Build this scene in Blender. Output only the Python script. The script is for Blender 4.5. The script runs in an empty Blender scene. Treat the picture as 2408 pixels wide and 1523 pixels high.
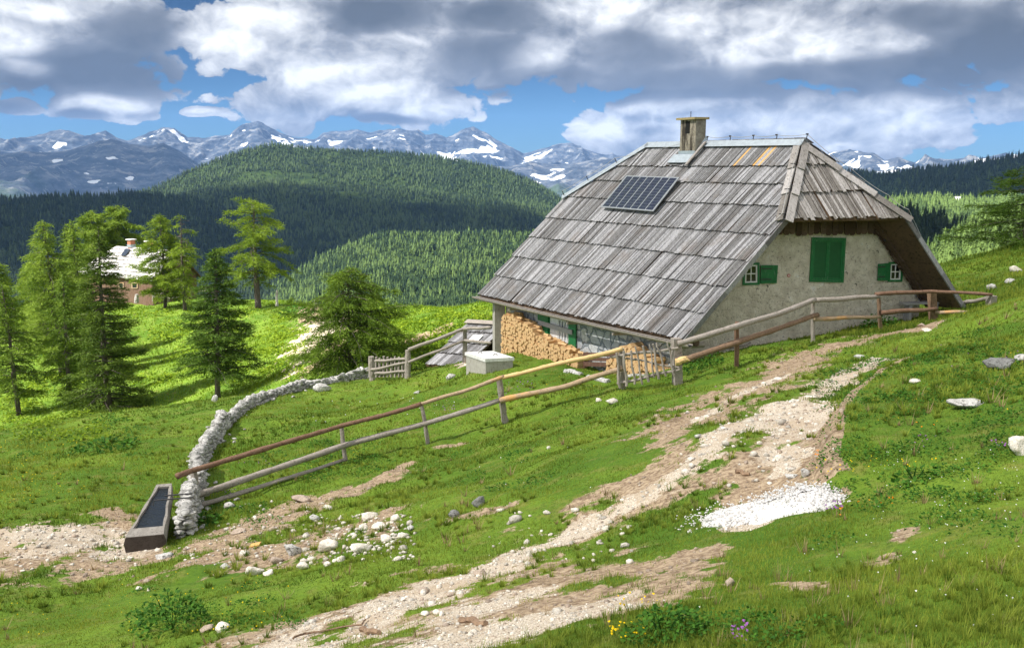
import bpy, math, random
import numpy as np
from mathutils import Vector
R = math.radians
random.seed(7)
rng = np.random.default_rng(11)
SC = bpy.context.scene
COL = SC.collection
# ------------------------------------------------------------------ camera
FPX = 2103.0; PITCH = R(10.0); CX, CY = 1204.0, 761.5      # in a 2408x1523 frame
cp, sp = math.cos(PITCH), math.sin(PITCH)
cam = bpy.data.cameras.new("camera"); camo = bpy.data.objects.new("camera", cam); COL.objects.link(camo)
cam.sensor_width = 36.0; cam.lens = 36.0*FPX/2408.0
cam.clip_start = 0.1; cam.clip_end = 60000
camo.location = (0, 0, 0); camo.rotation_euler = (R(90)-PITCH, 0, 0)
SC.camera = camo

def ray(px, py):
    """view ray scaled to a horizontal forward distance of 1"""
    X = (px-CX)/FPX; Yd = -(py-CY)/FPX
    d = np.array([X, cp+Yd*sp, Yd*cp-sp])
    return d/d[1]
def P(px, py, Y): return ray(px, py)*Y
def proj(p):
    x, y, z = p[0], p[1], p[2]
    f = y*cp-z*sp; u = y*sp+z*cp
    return CX+FPX*x/f, CY-FPX*u/f
def on_plane(px, py, p0, n):
    d = ray(px, py); return d*(np.dot(p0, n)/np.dot(d, n))
def unit(v): v = np.asarray(v, float); return v/np.linalg.norm(v)

# ------------------------------------------------------------------ noise
def _hash(ix, iy, seed):
    h = (ix.astype(np.int64)*374761393 + iy.astype(np.int64)*668265263 + seed*1442695041) & 0xffffffff
    h = ((h ^ (h >> 13))*1274126177) & 0xffffffff
    h = (h ^ (h >> 16)) & 0xffffffff
    return h/4294967295.0
def vnoise(x, y, seed=0):
    x = np.asarray(x, float); y = np.asarray(y, float)
    ix = np.floor(x); iy = np.floor(y); fx = x-ix; fy = y-iy
    fx = fx*fx*(3-2*fx); fy = fy*fy*(3-2*fy)
    a = _hash(ix, iy, seed); b = _hash(ix+1, iy, seed); c = _hash(ix, iy+1, seed); d = _hash(ix+1, iy+1, seed)
    return (a+(b-a)*fx)*(1-fy)+(c+(d-c)*fx)*fy
def fbm(x, y, seed=0, oct=4, gain=0.5):
    s = 0; a = 1; t = 0
    for o in range(oct):
        s = s+a*(vnoise(x*2**o+17.3*o, y*2**o-9.1*o, seed+o)*2-1); t += a; a *= gain
    return s/t
def ridged(x, y, seed=0, oct=5):
    s = 0; a = 1; t = 0; w = 1
    for o in range(oct):
        n = 1-np.abs(vnoise(x*2**o+5.3*o, y*2**o+1.7*o, seed+o)*2-1); n = n*n*w
        s = s+a*n; t += a; a *= 0.5; w = np.clip(n*1.8, 0, 1)
    return s/t

# ------------------------------------------------------------------ object helpers
def props(o, label=None, cat=None, group=None, kind=None):
    if label: o['label'] = label
    if cat: o['category'] = cat
    if group: o['group'] = group
    if kind: o['kind'] = kind
    return o
ROOTLOC = {}
def empty(name, loc, label, cat, group=None):
    o = bpy.data.objects.new(name, None); COL.objects.link(o)
    o.location = tuple(loc); o.empty_display_size = 0.2
    ROOTLOC[o.name] = np.array(loc, float)
    return props(o, label, cat, group)
def origin_of(parent):
    if parent is None: return np.zeros(3)
    return ROOTLOC.get(parent.name, np.zeros(3))
def mesh_obj(name, V, F, mat, parent=None, smooth=False, attrs=None, loc=None):
    """V: list/array of world-space verts; F list of faces (or Nx3/Nx4 array). Sits at its root's origin."""
    V = np.asarray(V, dtype=np.float64).reshape(-1, 3)
    off = origin_of(parent) if parent is not None else (np.zeros(3) if loc is None else np.array(loc, float))
    me = bpy.data.meshes.new(name)
    W = V-off
    if isinstance(F, np.ndarray):
        nf, k = F.shape
        me.vertices.add(len(W)); me.vertices.foreach_set("co", W.astype(np.float32).ravel())
        me.loops.add(nf*k); me.loops.foreach_set("vertex_index", F.astype(np.int32).ravel())
        me.polygons.add(nf); me.polygons.foreach_set("loop_start", np.arange(0, nf*k, k, dtype=np.int32))
        me.polygons.foreach_set("loop_total", np.full(nf, k, dtype=np.int32))
        me.update(calc_edges=True)
    else:
        me.from_pydata([tuple(v) for v in W], [], [tuple(f) for f in F]); me.update()
    if attrs:
        for an, arr in attrs.items():
            a = me.attributes.new(an, 'FLOAT', 'POINT'); a.data.foreach_set("value", np.asarray(arr, np.float32))
    if smooth: me.polygons.foreach_set("use_smooth", np.ones(len(me.polygons), dtype=bool))
    if mat is not None:
        for m in (mat if isinstance(mat, (list, tuple)) else [mat]): me.materials.append(m)
    o = bpy.data.objects.new(name, me); COL.objects.link(o)
    if parent is not None:
        o.parent = parent
        if parent.type != 'EMPTY' or parent.parent is not None: pass
        ROOTLOC[o.name] = off
    else:
        o.location = tuple(off); ROOTLOC[o.name] = off
    return o

class MB:
    """collects shapes (world space) for one mesh"""
    def __init__(s): s.V = []; s.F = []; s.n = 0
    def add(s, V, F):
        s.V.extend([tuple(v) for v in V]); s.F.extend([tuple(i+s.n for i in f) for f in F]); s.n += len(V); return s
    def prism(s, poly, off):
        """polygon (3D points) extruded by vector off"""
        n = len(poly); off = np.asarray(off)
        V = [np.asarray(p) for p in poly]+[np.asarray(p)+off for p in poly]
        F = [tuple(range(n))[::-1], tuple(range(n, 2*n))]+[(i, (i+1) % n, n+(i+1) % n, n+i) for i in range(n)]
        return s.add(V, F)
    def box(s, c, ax, ay, az):
        """centre and three half-axis vectors"""
        c, ax, ay, az = map(np.asarray, (c, ax, ay, az)); V = []
        for k in (-1, 1):
            for j, i in ((-1, -1), (-1, 1), (1, 1), (1, -1)): V.append(c+ax*i+ay*j+az*k)
        return s.add(V, [(3, 2, 1, 0), (4, 5, 6, 7), (0, 1, 5, 4), (1, 2, 6, 5), (2, 3, 7, 6), (3, 0, 4, 7)])
    def tube(s, pts, rad, n=8, cap=True, wob=0.0, rr=None):
        pts = [np.asarray(p, float) for p in pts]; m = len(pts)
        rad = [rad]*m if np.isscalar(rad) else rad
        rr = rr or random
        t0 = unit(pts[1]-pts[0]); up = np.array([0, 0, 1.]) if abs(t0[2]) < .9 else np.array([1., 0, 0])
        V = []; F = []
        for i, p in enumerate(pts):
            t = unit(pts[min(i+1, m-1)]-pts[max(i-1, 0)])
            a = unit(np.cross(t, up)); b = np.cross(t, a)
            for k in range(n):
                th = 2*math.pi*k/n; r_ = rad[i]*(1+wob*(rr.random()*2-1))
                V.append(p+(a*math.cos(th)+b*math.sin(th))*r_)
        for i in range(m-1):
            for k in range(n):
                F.append((i*n+k, i*n+(k+1) % n, (i+1)*n+(k+1) % n, (i+1)*n+k))
        if cap: F.append(tuple(range(n))[::-1]); F.append(tuple(range((m-1)*n, m*n)))
        return s.add(V, F)
    def build(s, name, mat, parent=None, smooth=False, loc=None): return mesh_obj(name, s.V, s.F, mat, parent, smooth, loc=loc)

# ------------------------------------------------------------------ material helpers
class NT:
    def __init__(s, mat_or_world): s.t = mat_or_world.node_tree; s.N = s.t.nodes; s.L = s.t.links
    def n(s, typ, **kw):
        nd = s.N.new(typ)
        for k, v in kw.items():
            if k == 'inp':
                for kk, vv in v.items(): s.set(nd, kk, vv)
            else: setattr(nd, k, v)
        return nd
    def set(s, nd, key, v):
        sock = nd.inputs[key]
        if isinstance(v, bpy.types.NodeSocket): s.L.new(v, sock)
        else: sock.default_value = v
    def math(s, op, a, b=0.0, c=None, clamp=False):
        nd = s.N.new('ShaderNodeMath'); nd.operation = op; nd.use_clamp = clamp
        s.set(nd, 0, a); s.set(nd, 1, b)
        if c is not None: s.set(nd, 2, c)
        return nd.outputs[0]
    def mix(s, f, a, b, mode='MIX'):
        nd = s.N.new('ShaderNodeMix'); nd.data_type = 'RGBA'; nd.blend_type = mode
        s.set(nd, 0, f)
        for k, v in ((6, a), (7, b)):
            if isinstance(v, tuple) and len(v) == 3: v = v+(1,)
            s.set(nd, k, v)
        return nd.outputs[2]
    def ramp(s, f, stops, interp='LINEAR'):
        nd = s.N.new('ShaderNodeValToRGB'); nd.color_ramp.interpolation = interp
        e = nd.color_ramp.elements
        while len(e) < len(stops): e.new(0.5)
        for i, (p, c) in enumerate(stops):
            e[i].position = p
            if np.isscalar(c): c = (c, c, c)
            e[i].color = tuple(c)+((1,) if len(c) == 3 else ())
        s.set(nd, 0, f); return nd.outputs[0]
    def noise(s, vec, scale, detail=4, rough=0.55, dist=0.0, dim='3D'):
        nd = s.N.new('ShaderNodeTexNoise'); nd.noise_dimensions = dim
        if vec is not None: s.set(nd, 'Vector', vec)
        s.set(nd, 'Scale', scale); s.set(nd, 'Detail', detail); s.set(nd, 'Roughness', rough); s.set(nd, 'Distortion', dist)
        return nd.outputs[0]
    def mapr(s, v, a, b, c=0.0, d=1.0, smooth=True):
        nd = s.N.new('ShaderNodeMapRange'); nd.interpolation_type = 'SMOOTHSTEP' if smooth else 'LINEAR'
        s.set(nd, 0, v); s.set(nd, 1, a); s.set(nd, 2, b); s.set(nd, 3, c); s.set(nd, 4, d); return nd.outputs[0]
    def attr(s, name): return s.n('ShaderNodeAttribute', attribute_name=name).outputs['Fac']
    def obj(s): return s.n('ShaderNodeTexCoord').outputs['Object']
    def island(s): return s.n('ShaderNodeNewGeometry').outputs['Random Per Island']
    def scalev(s, vec, sc):
        nd = s.n('ShaderNodeMapping'); s.set(nd, 'Vector', vec); s.set(nd, 'Scale', sc); return nd.outputs[0]
def material(name):
    m = bpy.data.materials.new(name); m.use_nodes = True; m.node_tree.nodes.clear()
    return m, NT(m)
def finish(nt, color, rough=0.8, bump=None, bstr=0.4, bdist=0.02, spec=0.3, transl=None, metal=0.0):
    b = nt.n('ShaderNodeBsdfPrincipled')
    if isinstance(color, tuple) and len(color) == 3: color = color+(1,)
    nt.set(b, 'Base Color', color); nt.set(b, 'Roughness', rough); nt.set(b, 'Specular IOR Level', spec); nt.set(b, 'Metallic', metal)
    if bump is not None:
        bp = nt.n('ShaderNodeBump'); nt.set(bp, 'Height', bump); nt.set(bp, 'Strength', bstr); nt.set(bp, 'Distance', bdist)
        nt.L.new(bp.outputs[0], b.inputs['Normal'])
    out = nt.n('ShaderNodeOutputMaterial')
    if transl:
        tr = nt.n('ShaderNodeBsdfTranslucent'); nt.set(tr, 'Color', color)
        ms = nt.n('ShaderNodeMixShader'); nt.set(ms, 0, transl); nt.L.new(b.outputs[0], ms.inputs[1]); nt.L.new(tr.outputs[0], ms.inputs[2])
        nt.L.new(ms.outputs[0], out.inputs[0])
    else: nt.L.new(b.outputs[0], out.inputs[0])
    return b
HAZE = 3.0e-5; EXPO = 1.52
MAT = {}
def build_materials():
    # ---- ground: turf, trodden earth, limestone gravel
    m, n = material("turf_and_gravel"); co = n.obj()
    n1 = n.noise(co, 0.35, 4, .6); n2 = n.noise(co, 2.3, 6, .65); n3 = n.noise(co, 14, 5, .7); n4 = n.noise(co, 60, 3, .7)
    g = n.mix(n.mapr(n1, .35, .65), (.07, .14, .012), (.14, .22, .022))
    g = n.mix(n.math('MULTIPLY', n.mapr(n2, .50, .70), .7), g, (.20, .19, .05))
    g = n.mix(n.math('MULTIPLY', n.mapr(n3, .3, .55, 1, 0), .6), g, (.03, .075, .008))
    earth = n.mix(n.mapr(n3, .35, .65), (.19, .13, .085), (.43, .33, .225))
    earth = n.mix(n.math('MULTIPLY', n.mapr(n2, .56, .66), .6), earth, (.10, .065, .04))
    stone = n.mix(n.mapr(n4, .38, .56), (.29, .23, .17), (.62, .545, .45))
    stone = n.mix(n.math('MULTIPLY', n.mapr(n3, .5, .68), .55), stone, (.36, .25, .16))
    stone = n.mix(n.math('MULTIPLY', n.mapr(n.noise(co, 1.3, 4, .6), .46, .62), .6), stone, (.38, .29, .20))
    D = n.attr('dirt'); Lt = n.attr('light')
    fd = n.mapr(n.math('ADD', D, n.math('ADD', n.math('MULTIPLY', n.math('SUBTRACT', n3, .5), 1.1), n.math('MULTIPLY', n.math('SUBTRACT', n4, .5), .9))), .30, .60)
    fl = n.mapr(n.math('ADD', Lt, n.math('ADD', n.math('MULTIPLY', n.math('SUBTRACT', n3, .5), 1.3), n.math('MULTIPLY', n.math('SUBTRACT', n4, .5), 1.0))), .36, .70)
    c = n.mix(fd, g, earth); c = n.mix(fl, c, stone)
    b = finish(n, c, .95, n.math('ADD', n.math('MULTIPLY', n4, .5), n3), .7, .03, .15)
    MAT['ground'] = m
    # ---- weathered shakes
    def wood(name, dark, mid, light, stretch, rough=.85, crack=.6, patch=None):
        m, n = material(name); co = n.obj(); isl = n.island()
        v = n.scalev(co, stretch)
        a = n.noise(v, 1.0, 6, .7); b2 = n.noise(co, 1.1, 4, .6); fine = n.noise(n.scalev(co, tuple(4*s for s in stretch)), 1.0, 4, .7)
        t = n.math('ADD', n.math('MULTIPLY', isl, .50), n.math('MULTIPLY', a, .50))
        c = n.ramp(t, [(.12, dark), (.45, mid), (.8, light)])
        c = n.mix(n.math('MULTIPLY', n.mapr(fine, .32, .48, 1, 0), crack), c, tuple(.35*x for x in dark))
        if patch: c = n.mix(n.math('MULTIPLY', n.mapr(b2, .54, .70), .4 if name == 'weathered_shakes' else 1.0), c, patch)
        finish(n, c, rough, fine, .5, .01, .2)
        return m
    MAT['shake'] = wood('weathered_shakes', (.085, .078, .075), (.178, .175, .180), (.375, .37, .388), (14, 3.5, 3.5), crack=.8, patch=(.15, .12, .10))
    MAT['shake_hip'] = wood('weathered_shakes_brown', (.085, .075, .065), (.22, .20, .185), (.46, .43, .42), (9, 5, 1.4), crack=.7)
    MAT['shake_pale'] = wood('pale_shakes', (.26, .25, .24), (.42, .405, .39), (.60, .58, .56), (3, 3, 1), crack=.3)
    MAT['new_shake'] = wood('fresh_shake', (.50, .25, .08), (.62, .34, .12), (.70, .42, .17), (9, 2, 1.2), crack=.15)
    MAT['board'] = wood('dark_board', (.035, .022, .016), (.075, .048, .032), (.15, .105, .075), (3, 3, 14), crack=.7)
    MAT['under'] = wood('roof_underside', (.04, .027, .02), (.09, .06, .04), (.18, .115, .07), (3, 2, 3), crack=.6)
    MAT['grey_wood'] = wood('grey_pole_wood', (.15, .125, .105), (.27, .235, .205), (.42, .38, .34), (5, 5, 5), crack=.55)
    MAT['bark'] = wood('reddish_bark', (.06, .036, .026), (.155, .085, .055), (.30, .20, .14), (9, 9, 9), crack=.8)
    MAT['bark_brown'] = wood('brown_bark', (.06, .04, .03), (.17, .11, .075), (.36, .24, .15), (9, 9, 9), crack=.7, patch=(.30, .20, .13))
    MAT['peeled'] = wood('peeled_yellow_pole', (.42, .26, .10), (.62, .42, .19), (.74, .56, .30), (5, 5, 5), crack=.25)
    MAT['half_peeled'] = wood('half_peeled_pole', (.20, .14, .09), (.36, .26, .17), (.50, .38, .26), (5, 5, 5), crack=.5, patch=(.60, .33, .12))
    MAT['log_end'] = wood('split_firewood', (.20, .10, .04), (.52, .32, .15), (.74, .54, .31), (20, 20, 20), crack=.6)
    MAT['cabin'] = wood('barn_boards', (.04, .022, .015), (.115, .06, .038), (.24, .18, .135), (6, 6, 1.2), crack=.6)
    MAT['trough'] = wood('trough_wood', (.09, .078, .068), (.20, .18, .16), (.40, .375, .34), (9, 3.5, 9), crack=.8)
    MAT['trough_end'] = wood('dark_trough_end', (.025, .02, .017), (.05, .04, .034), (.10, .085, .072), (8, 8, 8), crack=.6)  # end face darker than the trough body
    MAT['trunk'] = wood('trunk_bark', (.03, .024, .02), (.075, .06, .05), (.16, .14, .125), (6, 6, 2), crack=.6)
    MAT['dead'] = wood('dead_wood', (.18, .16, .15), (.32, .30, .28), (.45, .42, .40), (6, 6, 2), crack=.4)
    # ---- limewashed rubble wall
    m, n = material("rough_plaster"); co = n.obj()
    vo = n.n('ShaderNodeTexVoronoi'); vo.feature = 'DISTANCE_TO_EDGE'
    w = n.n('ShaderNodeVectorMath'); w.operation = 'ADD'; n.set(w, 0, co)
    nn = n.n('ShaderNodeTexNoise'); n.set(nn, 'Vector', co); n.set(nn, 'Scale', 2.2); n.set(nn, 'Detail', 4)
    ms = n.n('ShaderNodeVectorMath'); ms.operation = 'SCALE'; n.L.new(nn.outputs['Color'], ms.inputs[0]); n.set(ms, 3, .5)
    n.L.new(ms.outputs[0], w.inputs[1]); n.set(vo, 'Vector', w.outputs[0]); n.set(vo, 'Scale', 3.2)
    e = n.mapr(vo.outputs[0], 0.0, .09); f1 = n.noise(co, 3.0, 6, .65); f2 = n.noise(co, 13, 6, .75); f3 = n.noise(co, 1.1, 3, .5)
    c = n.mix(n.mapr(f1, .3, .7), (.54, .48, .39), (.76, .70, .60))
    c = n.mix(n.math('MULTIPLY', n.mapr(f1, .62, .68), .8), c, (.78, .76, .73))
    c = n.mix(n.math('MULTIPLY', n.mapr(e, 0, 1, .22, 0), n.mapr(f3, .45, .70)), c, (.34, .30, .24))
    c = n.mix(n.math('MULTIPLY', n.mapr(f2, .34, .46, 1, 0), .75), c, (.16, .13, .10))
    finish(n, c, .95, n.math('ADD', n.math('MULTIPLY', f2, 1.2), n.math('MULTIPLY', e, .2)), .9, .06, .15)
    MAT['plaster'] = m
    m, n = material("pointed_stone"); co = n.obj()
    nn = n.n('ShaderNodeTexNoise'); n.set(nn, 'Vector', co); n.set(nn, 'Scale', 2.5); n.set(nn, 'Detail', 3)
    ms = n.n('ShaderNodeVectorMath'); ms.operation = 'SCALE'; n.L.new(nn.outputs['Color'], ms.inputs[0]); n.set(ms, 3, .35)
    w = n.n('ShaderNodeVectorMath'); w.operation = 'ADD'; n.set(w, 0, co); n.L.new(ms.outputs[0], w.inputs[1])
    vo = n.n('ShaderNodeTexVoronoi'); vo.feature = 'DISTANCE_TO_EDGE'; n.set(vo, 'Vector', w.outputs[0]); n.set(vo, 'Scale', 2.6)
    vc = n.n('ShaderNodeTexVoronoi'); n.set(vc, 'Vector', w.outputs[0]); n.set(vc, 'Scale', 2.6)
    sep = n.n('ShaderNodeSeparateColor'); n.L.new(vc.outputs['Color'], sep.inputs[0])
    e = n.mapr(vo.outputs[0], .03, .10); f2 = n.noise(co, 9, 5, .7)
    c = n.mix(sep.outputs[0], (.30, .33, .36), (.56, .57, .56)); c = n.mix(n.mapr(f2, .35, .6, .5, 0), c, (.24, .25, .26))
    c = n.mix(e, (.19, .215, .235), c)
    finish(n, c, .9, n.math('ADD', e, f2), .8, .04, .2)
    MAT['stonewall_blue'] = m
    # ---- limestone
    def rock(name, base, lichen, amt, sc=6, dk=.5):
        m, n = material(name); co = n.obj(); isl = n.island()
        a = n.noise(co, sc, 6, .7); b2 = n.noise(co, sc*4, 5, .75)
        c = n.mix(n.mapr(n.math('ADD', a, n.math('MULTIPLY', isl, .25)), .45, .75), tuple(x*dk for x in base), base)
        c = n.mix(n.math('MULTIPLY', n.mapr(b2, .50, .60), amt), c, lichen)
        finish(n, c, .95, n.math('ADD', a, b2), .9, .03, .15)
        return m
    MAT['limestone'] = rock('grey_limestone', (.58, .565, .54), (.11, .105, .095), .85, 4)
    MAT['whitestone'] = rock('white_limestone', (.84, .78, .69), (.36, .29, .20), .45)
    MAT['chalk'] = rock('fresh_white_gravel', (.90, .875, .86), (.6, .54, .48), .15, 10, .88)
    MAT['darkrock'] = rock('lichen_rock', (.26, .26, .25), (.05, .05, .045), .8)
    MAT['flatstone'] = rock('pale_flat_stone', (.52, .42, .34), (.30, .22, .16), .5)
    # ---- paint, metal, glass
    def paint(name, c, rough=.6, wear=None, metal=0., spec=.4):
        m, n = material(name); co = n.obj(); a = n.noise(co, 7, 5, .7); b2 = n.noise(n.scalev(co, (2, 2, .6)), 9, 4, .7)
        k = n.mix(n.mapr(a, .3, .7), tuple(x*.8 for x in c), c)
        if wear: k = n.mix(n.math('MULTIPLY', n.mapr(b2, .54, .68), .7), k, wear)
        finish(n, k, rough, a, .15, .01, spec, metal=metal); return m
    MAT['green'] = paint('green_paint', (.012, .15, .045), .5, (.10, .20, .12))
    MAT['green_dark'] = paint('green_recess_paint', (.008, .10, .03), .55)
    MAT['white'] = paint('white_paint', (.74, .74, .74), .5)
    MAT['greyboard'] = paint('grey_board_paint', (.36, .35, .36), .8, (.2, .2, .2))
    MAT['brownboard'] = paint('brown_bench_paint', (.13, .065, .045), .6, (.22, .16, .13))
    MAT['zinc'] = paint('zinc_sheet', (.42, .47, .52), .45, (.30, .33, .36), .55)
    MAT['alu'] = paint('aluminium_frame', (.34, .36, .39), .4, None, .7)
    MAT['wire'] = paint('wire', (.42, .42, .42), .5, None, .3)
    MAT['iron'] = paint('dark_iron', (.04, .04, .042), .6)
    MAT['glass'] = paint('dark_pane', (.012, .014, .017), .08, None, 0., .8)
    MAT['cell'] = paint('solar_cell', (.010, .016, .045), .22, None, 0., .6)
    MAT['concrete'] = paint('stained_concrete', (.40, .38, .34), .95, (.17, .16, .135))
    MAT['slab'] = paint('white_slab', (.74, .73, .71), .9, (.36, .35, .32))
    MAT['cap_yellow'] = paint('lichen_yellow_cap', (.34, .27, .13), .95, (.16, .13, .09))
    MAT['brick'] = paint('red_brick', (.46, .17, .10), .95, (.55, .30, .2))
    MAT['gutter_in'] = paint('dark_gutter', (.045, .05, .058), .5, (.12, .13, .14))  # dark sheet laid inside the gutter
    MAT['black'] = paint('flat_black', (.008, .008, .008), .95)
    MAT['red'] = paint('faded_red_paint', (.55, .16, .12), .9)
    # chimney render with soot streaks
    m, n = material("chimney_render"); co = n.obj(); a = n.noise(n.scalev(co, (7, 7, .7)), 1.0, 5, .7); b2 = n.noise(co, 8, 5, .7)
    c = n.mix(n.mapr(b2, .3, .7), (.18, .155, .12), (.34, .305, .25)); c = n.mix(n.mapr(a, .48, .60), c, (.05, .042, .035))
    finish(n, c, .95, b2, .5, .02, .15); MAT['chimney'] = m
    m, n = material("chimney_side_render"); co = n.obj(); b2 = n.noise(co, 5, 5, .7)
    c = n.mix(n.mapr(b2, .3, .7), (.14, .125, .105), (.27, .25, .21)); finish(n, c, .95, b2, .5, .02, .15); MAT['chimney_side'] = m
    # water
    m, n = material("trough_water"); co = n.obj(); w = n.noise(n.scalev(co, (3, 16, 1)), 1.0, 3, .5)
    finish(n, (.012, .016, .020), .22, w, .8, .05, .22); MAT['water'] = m
    # foliage
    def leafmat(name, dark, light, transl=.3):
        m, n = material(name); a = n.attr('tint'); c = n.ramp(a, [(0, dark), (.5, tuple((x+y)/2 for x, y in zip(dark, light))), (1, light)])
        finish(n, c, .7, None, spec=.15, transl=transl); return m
    MAT['larch'] = leafmat('larch_needles', (.05, .105, .010), (.24, .33, .028), .38)
    MAT['larch_pale'] = leafmat('pale_larch_needles', (.06, .125, .016), (.27, .365, .045), .4)
    MAT['larch_mid'] = leafmat('mid_larch_needles', (.03, .075, .008), (.16, .24, .022), .3)
    MAT['larch_dark'] = leafmat('dark_larch_needles', (.022, .055, .008), (.085, .15, .016), .25)
    MAT['spruce'] = leafmat('spruce_needles', (.012, .03, .006), (.05, .085, .016), .15)
    MAT['spruce_green'] = leafmat('green_spruce_needles', (.02, .05, .006), (.12, .18, .02), .2)
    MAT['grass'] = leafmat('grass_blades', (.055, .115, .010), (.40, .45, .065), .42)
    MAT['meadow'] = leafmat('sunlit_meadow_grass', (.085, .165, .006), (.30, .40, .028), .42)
    MAT['straw'] = leafmat('dry_straw', (.20, .14, .07), (.42, .32, .17), .2)
    MAT['leafy'] = leafmat('broad_leaves', (.02, .075, .008), (.08, .20, .02), .25)
    MAT['forest'] = leafmat('far_conifers', (.007, .020, .009), (.066, .105, .036), .10)
    MAT['forest_bright'] = leafmat('far_larches', (.011, .031, .010), (.11, .17, .042), .12)
    for k, c in (('yellow', (.80, .55, .01)), ('whitef', (.8, .8, .78)), ('purple', (.33, .12, .42)), ('orange', (.8, .25, .01)), ('pink', (.55, .16, .36))):
        m, n = material('petal_'+k); finish(n, c, .7, None, spec=.1, transl=.2); MAT[k] = m
    # hills and mountains
    m, n = material("forest_floor"); co = n.obj(); a = n.noise(co, .02, 6, .7)
    n2 = n.noise(co, .006, 4, .6)
    c = n.mix(n.mapr(a, .35, .65), (.012, .026, .008), (.035, .06, .014))
    sep = n.n('ShaderNodeSeparateXYZ'); n.L.new(n.n('ShaderNodeNewGeometry').outputs['True Normal'], sep.inputs[0])
    finish(n, c, .95, None, spec=.1); MAT['hill'] = m
    m, n = material("mountain_rock"); co = n.obj()
    a = n.noise(co, .0016, 8, .65); b2 = n.noise(n.scalev(co, (1, 1, 3.5)), .004, 8, .7); cns = n.noise(co, .0009, 6, .6)
    sn = n.attr('snow'); gr = n.attr('green')
    c = n.ramp(b2, [(.36, (.018, .026, .038)), (.5, (.052, .064, .082)), (.66, (.14, .15, .165))])
    vs = n.noise(n.scalev(co, (1, 1, .22)), .0065, 7, .7); c = n.mix(n.math('MULTIPLY', n.mapr(vs, .54, .62), .7), c, (.24, .24, .235)); c = n.mix(n.math('MULTIPLY', n.mapr(vs, .44, .36), .7), c, (.025, .03, .035))
    c = n.mix(n.math('MULTIPLY', gr, n.mapr(a, .42, .58)), c, (.045, .075, .022))
    c = n.mix(n.mapr(sn, .45, .55), c, (.72, .74, .78))
    finish(n, c, .95, b2, 1.0, 60, .1); MAT['mountain'] = m
    m, n = material("shade_cloud_vapour")
    d = n.n('ShaderNodeBsdfDiffuse'); n.set(d, 'Color', (.9, .9, .9, 1)); t = n.n('ShaderNodeBsdfTransparent'); n.set(t, 'Color', (1, 1, 1, 1))
    co = n.obj(); k = n.noise(co, .02, 4, .6)
    rim = n.mapr(n.math('ADD', n.attr('rim'), n.math('MULTIPLY', n.math('SUBTRACT', n.noise(co, .006, 4, .6), .5), .7)), .55, 1.02, 1, 0)
    ms = n.n('ShaderNodeMixShader'); n.set(ms, 0, n.math('MULTIPLY', rim, n.mapr(k, .2, .8, .62, .86))); n.L.new(t.outputs[0], ms.inputs[1]); n.L.new(d.outputs[0], ms.inputs[2])
    o = n.n('ShaderNodeOutputMaterial'); n.L.new(ms.outputs[0], o.inputs[0]); MAT['cloud'] = m
    m2 = m.copy(); m2.name = 'thin_shade_vapour'; MAT['thin_shade_cloud'] = m2
    mr = [x for x in m2.node_tree.nodes if x.type == 'MAP_RANGE' and abs(x.inputs[4].default_value-.86) < .01][0]; mr.inputs[3].default_value = .40; mr.inputs[4].default_value = .56
build_materials()
# ------------------------------------------------------------------ ground shape: control points seen in the photo (px, py, forward metres)
CTRL = [
 (0,1523,10.0),(400,1523,8.6),(700,1523,7.5),(1200,1523,5.6),(1600,1523,4.8),(2000,1523,4.1),(2408,1523,3.6),
 (2408,1300,5.2),(2000,1330,6.2),(2408,1150,7.2),(2000,1130,9.0),(2150,1000,10.6),(2408,900,11.2),(2200,880,14.6),(2050,860,17.6),
 (2250,790,20.0),(2408,700,20.5),(2330,735,20.5),(1850,1200,8.8),(1700,1250,8.3),(1750,1000,12.2),(1900,1090,9.9),(1950,900,16.2),(1915,1000,12.4),
 (2150,775,24.0),(1640,845,24.9),(1800,810,25.5),(1950,785,26.3),(2120,757,27.2),(2200,745,27.8),
 (1732,862,22.7),(1592,902,22.3),(1465,915,22.6),(1187,992,23.2),(1005,1045,22.6),(812,1085,21.8),(462,1197,19.3),
 (340,1308,16.0),(700,1330,12.2),(900,1250,13.3),(1000,1150,17.0),(1000,1400,8.6),(1400,1350,8.0),(1500,1200,10.6),(1400,1050,15.5),
 (1650,1100,10.9),(1550,950,19.0),(600,1230,16.5),(560,1400,10.8),(200,1400,12.5),
 (0,1250,17.0),(0,1360,13.5),(200,1250,17.2),(0,1100,24.0),(200,1050,27.0),(0,1012,34.0),(180,976,36.0),(400,957,35.5),(560,932,37.0),
 (480,1010,28.0),(700,985,28.0),(760,910,37.0),(860,893,42.0),(960,886,38.5),(1100,878,29.0),(1000,940,31.0),(1190,850,30.2),(1340,850,28.5),(1400,872,26.2),(1521,886,27.0),(1421,874,28.7),(1331,853,30.4),(1251,847,32.0),(1197,843,33.3),
 (1165,838,33.5),(1480,884,25.4),(1090,845,35),
 # beyond the brow: the dip and the sunlit meadow
 (45,975,60.0),(258,962,58.0),(350,850,75.0),(350,722,100.0),(100,900,68.0),(610,712,89.0),(515,930,55.0),(650,893,54.0),(690,800,64.0),
 (750,760,72.0),(735,722,86.0),(900,722,76.0),(1050,732,62.0),(1150,715,56.0),(1120,745,50.0),(1000,800,50.0),(900,830,50.0),(825,862,49.0),(430,705,100.0),
 (200,720,112.0),(470,790,80.),(250,708,106.),
 # hillside at right behind the house
 (2408,575,42.0),(2300,606,40.0),(2240,640,38.0),(2300,660,33.0),(2400,640,32.0),(2230,715,28.5),
]
def worldpt(px, py, Y): return ray(px, py)*Y
pts = [worldpt(*c) for c in CTRL]
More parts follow.
